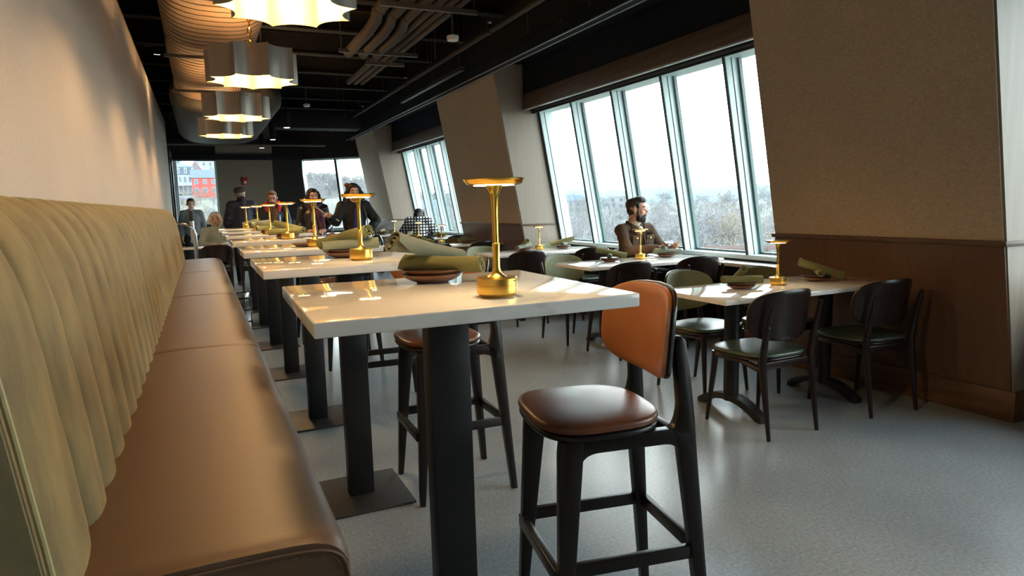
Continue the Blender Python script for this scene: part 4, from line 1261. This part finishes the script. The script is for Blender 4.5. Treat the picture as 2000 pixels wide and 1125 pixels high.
ph = thing('phone', 'dark phone held in both hands by the person in brown', 'phone', (4.135, 5.275, .875), .25)
p = MB().box(-.075, .075, -.036, .036, -.004, .004).build('phone_body', M['dark_strip'], ph, .003); p.rotation_euler = (.75, 0, 0)
s_ = MB().box(-.070, .070, -.032, .032, .0040, .0046).build('screen', simple('dark_screen', (30, 34, 40), .08), ph); s_.rotation_euler = (.75, 0, 0)
na = MB().box(-.07, .07, -.05, .05, 0, .0015).box(-.05, .06, -.04, .055, .0016, .003).build('paper_napkin', M['white'])
na.location = (3.93, 5.28, .7505); na.rotation_euler = (0, 0, .5); tag(na, 'folded white paper beside the lamp in front of the person in brown', 'paper')

# --- cap wearer, back to us
J, k = standing(1.72); J['elL'] = V((.25, .03, 1.12)); J['elR'] = V((-.255, .03, 1.12)); J['wrR'] = V((-.18, -.12, .98)); J['wrL'] = V((.18, -.12, .98))
J['head'] = V((.0, -.02, 1.60))
o, Mh = figure('person', 'person in a navy padded jacket and flat cap standing with back to us', (.66, 12.75, 0), PI+.15, J, SKIN2, None, (-.75, 0, 0), .010)
pj = garment('padded_jacket', o, cloth('navy_padding', (34, 38, 58), .6, sheen=0), jacket(J, .030, -.04, True, .02, 1), .013, 2, (.004, 14))
garment('collar', o, cloth('dark_collar', (44, 38, 38)), lambda mb: mb.cap(V(J['neck'])+V((0, 0, -.02)), V(J['neck'])+V((0, -.005, .055)), .082, .074), .010)
garment('trousers', o, DARKTR, trousers(J)); garment('shoes', o, SHOE, shoes(J), .012, 1, None)
def fcap(mb):
    R3 = Mh.to_3x3()
    mb.ell(Mh @ V((0, .010, .075)), (.098, .118, .052), R3); mb.ell(Mh @ V((0, -.08, .062)), (.07, .06, .018), R3); mb.ell(Mh @ V((0, .03, .05)), (.092, .10, .05), R3)
garment('flat_cap', o, cloth('brown_cap', (66, 54, 46)), fcap, .009)
def gh(mb):
    R3 = Mh.to_3x3(); mb.ell(Mh @ V((0, .045, .0)), (.080, .075, .06), R3)
garment('hair', o, hairm('greying_hair', (120, 108, 98)), gh, .009)

# --- bearded one looking down
J, k = standing(1.66); J['head'] = V((0, -.055, 1.505)); J['neck'] = V((0, .0, 1.395))
J['wrR'] = V((-.10, -.20, 1.02)); J['wrL'] = V((.12, -.20, 1.0))
o, Mh = figure('person', 'bearded person in glasses and dark jacket with a red collar, looking down', (1.13, 12.15, 0), -.12, J, SKIN2, {'R': ((.3, -.8, .2), (0, 0, -1), (1, -.3, .3), .6), 'L': ((-.3, -.8, .2), (0, 0, -1), (-1, -.3, .3), .6)}, (0, .28, 0), .009)
garment('jacket', o, cloth('dark_navy_shell', (44, 48, 60), .6), jacket(J, .020), .013)
sh = garment('plaid_shirt', o, plaid('brown_plaid', (66, 44, 38), (120, 86, 66), 8, .7), lambda mb: (mb.ell((0, -.065, 1.20), (.085, .085, .20)), mb.ell((0, -.08, 1.0), (.10, .075, .18))), .012)
def redc(mb):
    for s in (-1, 1): mb.chain([(s*.02, .07, 1.43), (s*.10, .02, 1.435), (s*.115, -.085, 1.375), (s*.10, -.135, 1.29)], [.028, .030, .034, .016])
garment('red_collar', o, cloth('red_lining', (216, 58, 44)), redc, .010)
MB().tube([(.105, -.155, 1.22), (.105, -.165, 1.10)], .006, 6).build('zip', M['alubright'], o)
garment('trousers', o, DARKTR, trousers(J)); garment('shoes', o, SHOE, shoes(J), .012, 1, None)
hair_short(o, Mh, H_BROWN, .035); beard(o, Mh, hairm('brown_beard', (92, 62, 46)))
gl = MB()
for s in (-1, 1):
    gl.tube([Mh @ V((s*.032+.021*math.cos(a), -.094, .008+.016*math.sin(a))) for a in [2*PI*i/14 for i in range(15)]], .0018, 5, False)
    gl.tube([Mh @ V((s*.053, -.094, .012)), Mh @ V((s*.079, .005, .008))], .0018, 5)
gl.tube([Mh @ V((-.011, -.096, .012)), Mh @ V((.011, -.096, .012))], .0018, 5)
gl.build('glasses', M['dark_strip'], o)

# --- scarf wearer
J, k = standing(1.60); J['wrR'] = V((-.12, -.18, .98)); J['wrL'] = V((.14, -.18, .98))
o, Mh = figure('person', 'dark-haired person in a black leather jacket and purple scarf', (1.565, 10.55, 0), -.05, J, SKIN2, {'R': ((.5, -.7, 0), (0, 0, -1), (1, -.3, .3), .6), 'L': ((-.5, -.7, 0), (0, 0, -1), (-1, -.3, .3), .6)}, (.12, .08, 0), .009)
garment('leather_jacket', o, simple('black_leather', (26, 25, 27), .32, var=.2, bmp=.3, bscale=(60,)*3), jacket(J, .018, -.06, neck=False), .012, 2, (.010, 14))
SCF = weave('plum_scarf', (84, 52, 74), s=120); SCF2 = weave('lilac_scarf', (176, 142, 172), s=120)
def scf(mb):
    mb.chain([(-.07, .05, 1.37), (-.085, -.03, 1.355), (0, -.085, 1.335), (.085, -.03, 1.355), (.07, .05, 1.37)], [.034]*5)
    mb.chain([(.02, -.10, 1.32), (.075, -.150, 1.18), (.10, -.165, 1.0), (.11, -.165, .86)], [.04, .05, .052, .048])
garment('scarf', o, SCF, scf, .010, 2, (.008, 20))
garment('scarf', o, SCF2, lambda mb: (mb.chain([(-.01, -.105, 1.31), (-.015, -.148, 1.15), (.0, -.16, .98), (.02, -.16, .88)], [.03, .036, .034, .03]), mb.cap((0, -.06, 1.385), (0, -.075, 1.35), .045, .04)), .010, 2, (.006, 20))
garment('trousers', o, DARKTR, trousers(J)); garment('shoes', o, BLSHOE, shoes(J), .012, 1, None)
hair_long(o, Mh, H_DARK, .14, .015)

# --- woman-like figure in black: long dark hair, blue top, bag, hand on hip height, arm out holding a stick
J, k = standing(1.63); J['elL'] = V((.315, .05, 1.12)); J['wrL'] = V((.165, -.19, 1.03)); J['elR'] = V((-.27, -.03, 1.12)); J['wrR'] = V((-.375, -.20, 1.185))
o, Mh = figure('person', 'person with long black hair in a black jacket and blue top, holding a stick out', (1.93, 9.35, 0), .05, J, SKIN2, {'L': ((-.65, -.55, -.50), (-.2, .5, -.7), (-.4, -.6, .6), .35), 'R': ((-.6, -.3, .45), (.6, -.4, 0), (.2, -.7, .6), 1.1)}, (0, .10, 0), .008)
garment('jacket', o, cloth('black_jacket', (24, 24, 27), .7), jacket(J, .022, -.10, neck=False), .012, 2, (.010, 14))
garment('top', o, cloth('royal_blue_top', (30, 44, 104), .7), lambda mb: (mb.ell((.01, -.080, 1.16), (.080, .090, .15)), mb.ell((.02, -.105, .96), (.100, .085, .26))), .012)
JT = MB().tube([(.105, -.10, 1.33), (.13, -.16, 1.15), (.13, -.175, .95)], .006, 6).build('piping', M['rail'], o)
garment('trousers', o, cloth('blue_trousers', (28, 38, 84)), trousers(J)); garment('shoes', o, BLSHOE, shoes(J), .012, 1, None)
hair_long(o, Mh, H_BLACK, .20, .03)
MB().ell(Mh @ V((-.075, .05, .10)), (.040, .040, .030)).build('hair_clip', simple('russet_band', (138, 66, 36), .6), o)
ear = MB().ell(Mh @ V((.086, -.005, -.05)), (.006, .006, .018)).build('earring', M['alubright'], o)
wr = o.matrix_basis @ V((-.375-.05, -.22, 1.23)); 
def wl2(p): 
    c, s = math.cos(.05), math.sin(.05); return V((1.93+p[0]*c-p[1]*s, 9.35+p[0]*s+p[1]*c, p[2]))
h0 = wl2((-.44, -.225, 1.235))
t = thing('stick', 'thin pale stick with dark knobs held out by the person in black', 'stick', h0)
MB().tube([(.18, .08, -.10), (0, 0, 0), (-.20, -.05, .145)], [.011, .010, .009], 8).build('shaft', simple('pale_wood', (188, 160, 120), .5), t)
MB().ell((-.225, -.055, .165), (.032, .018, .028)).build('end_piece', simple('pale_head', (170, 140, 104), .5), t)
kb = MB()
for dx, dz in ((-.035, .03), (.025, .035), (-.045, -.02), (.01, -.04)): kb.ell((-.225+dx, -.06, .165+dz), (.011, .011, .011))
kb.build('knobs', M['dark_strip'], t)
hb = thing('handbag', 'black leather handbag hanging at the side of the person in black', 'handbag', wl2((.31, .03, .80)))
link('bag_body', remesh(MB().ell((0, 0, 0), (.085, .15, .13)).ell((0, 0, -.06), (.095, .16, .08)), .014, 3, (.008, 12)), M['steelblk'] if False else simple('black_bag_leather', (22, 22, 24), .28, bmp=.3, bscale=(90,)*3), hb)
MB().tube([(-.03, -.11, .08), (-.05, -.07, .24), (-.06, 0, .30), (-.05, .07, .24), (-.03, .11, .08)], .009, 8).build('strap', M['dark_strip'], hb)

# --- person standing by far-left window
J, k = standing(1.58)
o, Mh = figure('person', 'dark-haired person in a grey-green shirt standing at the far left window', (-.17, 15.3, 0), .1, J, SKIN2, {'R': ((0, -.2, -1), (1, 0, 0), (0, -1, 0), .4), 'L': ((0, -.2, -1), (-1, 0, 0), (0, -1, 0), .4)}, (0, .1, 0), .011)
garment('shirt', o, cloth('grey_green_shirt', (108, 112, 112)), jacket(J, .014), .015)
garment('trousers', o, DARKTR, trousers(J)); garment('shoes', o, BLSHOE, shoes(J), .014, 1, None); hair_short(o, Mh, H_DARK, .035)

# --- white-haired seated person
J = seated(); J['wrR'] = V((-.08, -.28, .78)); J['wrL'] = V((.10, -.28, .78))
o, Mh = figure('person', 'white-haired person in a pale green jumper seated past the banquette', (.225, 12.80, -.03), 0, J, SKIN2, {'R': ((.5, -.8, 0), (0, 0, -1), (1, -.2, 0), .6), 'L': ((-.5, -.8, 0), (0, 0, -1), (-1, -.2, 0), .6)}, (-.1, .05, 0), .010)
garment('jumper', o, cloth('pale_green_knit', (158, 168, 158)), jacket(J, .018), .014)
garment('trousers', o, DARKTR, trousers(J)); garment('shoes', o, BLSHOE, shoes(J), .014, 1, None); hair_long(o, Mh, H_WHITE, .05, .018)

# --- checked coat at the window, seen from behind
J = seated(); J['head'] = V((-.03, -.05, 1.13)); J['elR'] = V((-.30, -.08, .80)); J['elL'] = V((.32, -.10, .80)); J['wrL'] = V((.22, -.32, .80)); J['wrR'] = V((-.15, -.30, .80))
o, Mh = figure('person', 'person with long dark hair in a black and white checked coat, seen from behind', (3.93, 12.93, 0), PI-.35, J, SKIN2, {'R': ((.5, -.8, 0), (0, 0, -1), (1, -.2, 0), .6), 'L': ((-.5, -.8, 0), (0, 0, -1), (-1, -.2, 0), .6)}, (-.6, .1, 0), .010)
garment('checked_coat', o, plaid('black_white_check', (222, 222, 222), (26, 26, 30), 5.5, .60), jacket(J, .040, -.04), .014, 2, (.010, 10))
garment('trousers', o, DARKTR, trousers(J)); garment('shoes', o, BLSHOE, shoes(J), .014, 1, None); hair_long(o, Mh, H_BLACK, .16, .0)
MB().ell(Mh @ V((.055, -.02, .09)), (.045, .06, .04)).build('hair_band', simple('violet_band', (128, 96, 160), .7), o)
# ------------------------------------------------------------------ outside
def AZ(px):
    py = 413-.0273*(px-390)
    d = CAMF + CAMR*((px-1000)/CAMP) + CAMU*((562.5-py)/CAMP)
    return math.atan2(d.x, d.y)
def PO(px, dist, z): a = AZ(px); return V((math.sin(a)*dist, math.cos(a)*dist, z))
def simple_ext(name, c0, c1, s, rough=.95):
    m, nt, b = new_mat(name)
    n = N(nt, 'ShaderNodeTexNoise'); n.inputs['Scale'].default_value = s; n.inputs['Detail'].default_value = 8; n.inputs['Roughness'].default_value = .7
    nt.links.new(coords(nt), n.inputs[0]); nt.links.new(ramp(nt, n.outputs[0], [(.3, rgb(c0)), (.7, rgb(c1))]), b.inputs['Base Color']); b.inputs['Roughness'].default_value = rough
    return m
GR = simple_ext('winter_hillside', (60, 60, 55), (84, 84, 76), .09)
FARH = simple_ext('distant_hills', (58, 76, 88), (66, 84, 95), .01)  # blue of the distance haze is put into the hill colour
BARK = simple('hazy_bare_bark', (102, 102, 104), .95, var=.25, scale=(.6,)*3)  # bark made paler and greyer to paint in the outdoor haze
BRUSH = simple('pale_brush', (108, 100, 88), .95, var=.2, scale=(.6,)*3)
PINE = simple('pine_needles', (62, 78, 72), .95, var=.3, scale=(.8,)*3)
WHT = simple('white_siding', (116, 122, 126), .7, var=.03)
REDW = simple('red_siding', (150, 58, 54), .8, var=.05)
ROOF = simple('slate_roof', (62, 74, 86), .8, var=.1)
PURP = simple('mauve_siding', (104, 82, 88), .8, var=.05)
WIN = simple('window_dark', (62, 74, 82), .3)
LBLUE = simple('pale_blue_siding', (104, 122, 132), .8, var=.04)
RUST = simple('rusty_brown_steel', (78, 60, 56), .8)

def ground_z(px, d):
    """terrain height along a bearing"""
    t = max(0.0, min(1.0, (px-560)/500))            # 0 = left hillside, 1 = river side
    hill = -9 + max(0, d-120)*.098 if d < 330 else -9+210*.098+(d-330)*.05
    flat = -10.5 + max(0, d-70)*.036 if d < 300 else -10.5+230*.036+(d-300)*.001
    return hill*(1-t)+flat*t
rows = []; dists = [30, 55, 80, 100, 120, 140, 165, 190, 220, 250, 280, 310, 350, 400, 480, 600]
for d in dists:
    rows.append([PO(px, d, ground_z(px, d)+1.1*noise.noise(V((px*.02, d*.03, 2)))*(1 if d > 60 else 0)) for px in range(150, 1900, 25)])
g = MB().loft(rows, False, False).build('hillside', GR, None, ang=80, fix=False); g['kind'] = 'structure'
rows = []
pxs = list(range(-200, 2300, 20))
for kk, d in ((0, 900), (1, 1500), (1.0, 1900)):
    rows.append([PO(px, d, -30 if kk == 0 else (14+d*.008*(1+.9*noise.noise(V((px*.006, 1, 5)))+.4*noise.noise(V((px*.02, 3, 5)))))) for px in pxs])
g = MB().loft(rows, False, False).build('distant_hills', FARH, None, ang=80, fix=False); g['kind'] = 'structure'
struct('ground_river', MB().box(-150, 900, -250, 1000, -32, -30), GR)

def tree_mesh(seed, H=10, conifer=False):
    q = random.Random(seed); m = MB()
    if conifer:
        m.tube([(0, 0, 0), (0, 0, H)], [.16, .03], 6)
        for i in range(26):
            z = H*(.12+.86*i/26); r = (H-z)*.26+.15; nb = 7
            for j in range(nb):
                a = 2*PI*(j+q.random())/nb; L = r*q.uniform(.7, 1.15); d = V((math.cos(a), math.sin(a), -.28)); s = V((-math.sin(a), math.cos(a), 0))*L*.32
                p = V((0, 0, z)); m.add([p, p+d*L*.6+s, p+d*L, p+d*L*.6-s, p+d*L*.5+V((0, 0, L*.12))], [(0, 1, 4), (1, 2, 4), (2, 3, 4), (3, 0, 4), (0, 3, 2, 1)])
        return m.mesh('pine', ang=80, fix=False)
    def branch(p, d, L, r, lv):
        n = 3 if lv < 3 else 2; pts = [p]; dd = d.copy()
        for k in range(n):
            dd = (dd+V((q.uniform(-.22, .22), q.uniform(-.22, .22), q.uniform(-.02, .2)))).normalized(); pts.append(pts[-1]+dd*L/n)
        m.tube(pts, [r*(1-.75*k/n) for k in range(n+1)], 5 if lv == 0 else 3, False)
        if lv >= 4: return
        nb = (8, 5, 5, 4)[lv]
        for i in range(nb):
            u = q.uniform(.3, 1) if lv else q.uniform(.28, 1); idx = min(n-1, int(u*n)); f = u*n-idx
            b = pts[idx].lerp(pts[idx+1], f); a = q.uniform(0, 2*PI); el = q.uniform(.25, .95)
            ax = dd.orthogonal().normalized(); ax.rotate(Matrix.Rotation(a, 3, dd)); nd = (dd*math.sin(el)+ax*math.cos(el)).normalized()
            branch(b, nd, L*q.uniform(.42, .62), max(r*.45, .028), lv+1)
    branch(V((0, 0, -.3)), V((0, 0, 1)), H*.72, H*.018, 0)
    return m.mesh('bare_tree', ang=80, fix=False)
TM = [tree_mesh(s, 10) for s in (1, 2, 3, 4)]; PM = [tree_mesh(9, 13, True), tree_mesh(11, 13, True)]
for x in TM[:3]: x.materials.append(BARK)
TM[3].materials.append(BRUSH)
for x in PM: x.materials.append(PINE)
q = random.Random(21)
def plant(px, d, s, me, name, lab, grp):
    o = bpy.data.objects.new(name, me); COL.objects.link(o)
    o.location = PO(px, d, ground_z(px, d)-.3); o.scale = (s*q.uniform(.95, 1.15), s*q.uniform(.95, 1.15), s); o.rotation_euler = (0, 0, q.uniform(0, 6.28)); tag(o, lab, 'tree', grp)
BT = ('bare_tree', 'leafless grey tree on the slope outside the windows', 'bare trees outside the windows')
BS = ('bare_shrub', 'low pale leafless thicket shrub outside the windows', 'bare shrubs outside the windows')
# river side, seen through the big windows
for i in range(128):
    px = q.uniform(1040, 1540); d = 80+230*q.random()**1.2
    zt = 1.3+d*math.tan(math.radians(q.uniform(-1.6, .15))); h = zt-ground_z(px, d)
    if d > 200: h = max(h, q.uniform(6, 9.5))
    h = max(2.6, min(h, 10.5)); plant(px, d, h/10, TM[q.randrange(3 if q.random() < .8 else 4)], *BT)
for i in range(70):
    px = q.uniform(1040, 1540); d = q.uniform(85, 190); plant(px, d, q.uniform(.22, .42), TM[3 if q.random() < .6 else 1], *BS)
for i in range(50):
    px = q.uniform(770, 930); d = 80+200*q.random(); plant(px, d, q.uniform(.6, 1.1), TM[q.randrange(3)], *BT)
for i in range(8): plant(q.uniform(780, 900), q.uniform(220, 300), q.uniform(1.0, 1.3), PM[i % 2], 'pine_tree', 'dark conifer standing among bare trees outside the window', 'conifers outside the windows')
for i in range(96):
    px = q.uniform(575, 745); d = 170+230*q.random()
    if 625 < px < 690 and d < 275: continue
    plant(px, d, q.uniform(.75, 1.25), TM[q.randrange(3)], *BT)
for i in range(10): plant(q.uniform(585, 740), q.uniform(300, 400), q.uniform(.7, 1.0), PM[i % 2], 'pine_tree', 'dark conifer standing among bare trees outside the window', 'conifers outside the windows')
for i in range(44):
    px = q.uniform(315, 432); d = q.uniform(150, 285); plant(px, d, q.uniform(.32, .62), TM[3 if q.random() < .5 else q.randrange(3)], *BS)
for i in range(30):
    px = q.uniform(300, 440); d = q.uniform(330, 430); plant(px, d, q.uniform(.8, 1.2), TM[q.randrange(3)], *BT)
for i in range(5): plant(q.uniform(310, 430), q.uniform(340, 400), q.uniform(.8, 1.1), PM[i % 2], 'pine_tree', 'dark conifer standing among bare trees outside the window', 'conifers outside the windows')

def house(lab, pos, yaw, W, D_, H, wall, roof, storeys, cols, rh, style='gable', name='house', dormers=0):
    t = thing(name, lab, 'house', pos, yaw)
    MB().box(-W/2, W/2, -D_/2, D_/2, -5, H).build('walls', wall, t)
    if style == 'gable':
        MB().prism([(-D_/2-.4, H-.1), (D_/2+.4, H-.1), (0, H+rh)], -W/2-.4, W/2+.4, lambda a, b, h: (h, a, b)).build('roof', roof, t)
    elif style == 'front':
        MB().prism([(-W/2-.4, H-.1), (W/2+.4, H-.1), (0, H+rh)], -D_/2-.4, D_/2+.4, lambda a, b, h: (a, h, b)).build('roof', roof, t)
        MB().prism([(-W/2+.2, H-.1), (W/2-.2, H-.1), (0, H+rh-.4)], -D_/2-.45, -D_/2-.38, lambda a, b, h: (a, h, b)).build('gable', wall, t)
        MB().tube([(-W/2-.4, -D_/2-.5, H-.1), (0, -D_/2-.5, H+rh), (W/2+.4, -D_/2-.5, H-.1)], .22, 4).build('gable_trim', WHT, t)
    elif style == 'mansard':
        MB().loft([[V((x*W/2*1.03, y*D_/2*1.03, H)) for x, y in ((-1, -1), (1, -1), (1, 1), (-1, 1))], [V((x*W/2*.93, y*D_/2*.93, H+rh)) for x, y in ((-1, -1), (1, -1), (1, 1), (-1, 1))], [V((x*W/2*.5, y*D_/2*.5, H+rh*1.35)) for x, y in ((-1, -1), (1, -1), (1, 1), (-1, 1))]]).build('roof', roof, t)
        for i in range(dormers):
            x = (i+.5)/dormers*W-W/2; d = MB().box(x-.55, x+.55, -D_/2-.15, -D_/2+1.2, H+.5, H+rh-.35).build('dormer', WHT, t)
            MB().box(x-.3, x+.3, -D_/2-.19, -D_/2-.14, H+.8, H+rh-.7).build('pane', WIN, d)
    else:
        MB().box(-W/2-.2, W/2+.2, -D_/2-.2, D_/2+.2, H, H+.4).build('roof', roof, t)
    for s in range(storeys):
        z0 = H*(s+.28)/storeys; hh = H/storeys*.5
        for c in range(cols):
            x = (c+.5)/cols*W-W/2; ww = W/cols*.36
            f = MB().box(x-ww/2-.14, x+ww/2+.14, -D_/2-.10, -D_/2+.05, z0-.14, z0+hh+.14).build('window', WHT, t)
            MB().box(x-ww/2, x+ww/2, -D_/2-.13, -D_/2-.09, z0, z0+hh).build('pane', WIN, f)
    return t
def face(px): return -AZ(px)
# left window hillside houses
t = house('white three-storey house with dormered slate roof on the hill outside', PO(362, 300, 8.6), face(362), 10.5, 9, 7.6, WHT, ROOF, 2, 6, 3.0, 'mansard', dormers=4)
for z in (3.4, 0.2): MB().box(-5.4, 5.4, -6.2, -4.5, z-.2, z).build('porch', WHT, t)
for i in range(7): MB().box(-5.2+i*1.7, -5.0+i*1.7, -6.1, -5.9, -2.5, 3.4).build('porch_post', WHT, t)
house('red clapboard house with white window frames on the hill outside', PO(405, 285, 8.0), face(405), 9.0, 8, 6.3, REDW, ROOF, 2, 3, 3.2, 'gable')
house('mauve gabled house between the white and red houses', PO(389, 330, 13.0), face(389), 7.0, 8, 5.0, PURP, PURP, 1, 2, 5.4, 'front')
house('pale house behind the red house at the top of the hill', PO(412, 380, 24), face(412), 12, 8, 6, WHT, ROOF, 2, 4, 3, 'gable')
house('small white house high on the hill at the left window edge', PO(340, 390, 25), face(340), 11, 8, 5, WHT, ROOF, 1, 3, 3, 'gable')
house('yellowish outbuilding below the white house', PO(358, 255, 3.5), face(358), 7, 5, 2.4, simple('cream_siding', (160, 152, 122), .8), ROOF, 1, 3, 1.2, 'gable')
house('pale blue gabled house behind the two dark-haired people', PO(653, 262, -2.2), face(653), 6.6, 6, 4.4, LBLUE, LBLUE, 2, 3, 2.8, 'gable')
house('pale house low behind the window of the checked coat', PO(835, 190, ground_z(835, 190)), face(835), 9, 7, 5, LBLUE, ROOF, 2, 4, 2.4, 'gable')
# apartment block past the seated person
t = house('tall white apartment block seen left of the seated person', PO(1210, 310, -7.5), face(1210)-.25, 7.5, 9, 10.6, WHT, WHT, 4, 2, 0, 'flat', 'apartment_block')
house('lower white apartment wing stepping down to the left', PO(1184, 308, -7.5), face(1184)-.25, 7.0, 9, 7.8, WHT, WHT, 3, 3, 0, 'flat', 'apartment_block')
house('small white house among bare trees left of the apartment blocks', PO(1115, 260, ground_z(1115, 260)+1), face(1115), 8, 6, 4.5, WHT, ROOF, 2, 3, 2.2, 'gable')
# rusty footbridge truss
t = thing('footbridge', 'rusty brown truss footbridge outside the right end of the big window', 'bridge', PO(1440, 62, -5.6), -AZ(1440)-.05)
b = MB()
for yy in (-1.0, 1.0):
    b.box(-2.9, 7, yy-.08, yy+.08, 2.45, 2.65).box(-2.9, 7, yy-.08, yy+.08, 0, .2)
b.box(-2.9, 7, -1, 1, .0, .08); b.build('chords', RUST, t)
for i in range(6):
    x = -2.85+i*1.75
    for yy in (-1.0, 1.0):
        MB().box(x-.06, x+.06, yy-.06, yy+.06, .1, 2.5).build('truss_post', RUST, t)
        if i < 5:
            MB().tube([(x, yy, 2.5), (x+1.75, yy, .1)], .045, 6).build('truss_diagonal', RUST, t)
            MB().tube([(x, yy, .1), (x+1.75, yy, 2.5)], .045, 6).build('truss_diagonal', RUST, t)
# pale embankment road
rw = []
for i in range(14):
    px = 1210+i*20; d = 120+i*5; rw.append([PO(px, d, ground_z(px, d)+1.6+.12*i), PO(px, d+7, ground_z(px, d+7)+1.9+.12*i)])
r_ = MB().loft(rw, False, False).build('embankment_road', simple('pale_concrete_road', (138, 140, 134), .9), None, fix=False); r_['kind'] = 'structure'
# ------------------------------------------------------------------ camera, world, lights
cd = bpy.data.cameras.new('camera'); cam = bpy.data.objects.new('camera', cd); COL.objects.link(cam)
cd.sensor_width = 36; cd.lens = CAMP/2000*36; cd.clip_start = .02; cd.clip_end = 4000
Mc = Matrix((CAMR, CAMU, -CAMF)).transposed().to_4x4(); Mc.translation = (0, 0, CAMH)
cam.matrix_world = Mc
SC.camera = cam

w = bpy.data.worlds.new('overcast_sky'); SC.world = w; w.use_nodes = True
nt = w.node_tree; nt.nodes.clear()
ow = N(nt, 'ShaderNodeOutputWorld'); bg = N(nt, 'ShaderNodeBackground'); nt.links.new(bg.outputs[0], ow.inputs[0])
tc = N(nt, 'ShaderNodeTexCoord'); sx = N(nt, 'ShaderNodeSeparateXYZ'); nt.links.new(tc.outputs['Generated'], sx.inputs[0])
sky = ramp(nt, sx.outputs[2], [(0, (.86, .96, 1, 1)), (.25, (.93, .98, 1, 1)), (1, (.78, .9, 1, 1))])
nt.links.new(sky, bg.inputs[0]); bg.inputs[1].default_value = SKY

def spot(loc, to, e, ang, col=(1, .72, .42), blend=.7, size=.03):
    l = bpy.data.lights.new('spot', 'SPOT'); l.energy = e; l.spot_size = math.radians(ang); l.spot_blend = blend; l.color = col; l.shadow_soft_size = size
    o = bpy.data.objects.new('spot', l); COL.objects.link(o); o.location = loc
    o.rotation_euler = (V(to)-V(loc)).to_track_quat('-Z', 'Y').to_euler()
spot((-.36, 10.2, 3.36), (-.5, 10.3, 1.5), SPOTW*.4, 70)
spot((-.75, 6.0, 3.36), (-.5, 6.2, 1.5), SPOTW, 70)
for x, y in ((1.45, 12.2), (1.42, 14.3), (1.36, 16.2)): spot((x, y, 2.69), (x, y, 0), SPOTW, 80, (1, .85, .65))
SC.view_settings.view_transform = 'Standard'; SC.view_settings.look = 'None'; SC.view_settings.gamma = 1
SC.view_settings.use_curve_mapping = False; SC.view_settings.exposure = EXPO
try:
    SC.cycles.use_denoising = True
    SC.cycles.max_bounces = 10; SC.cycles.diffuse_bounces = 5; SC.cycles.glossy_bounces = 5; SC.cycles.transparent_max_bounces = 12
    SC.cycles.sample_clamp_indirect = 6
except Exception: pass
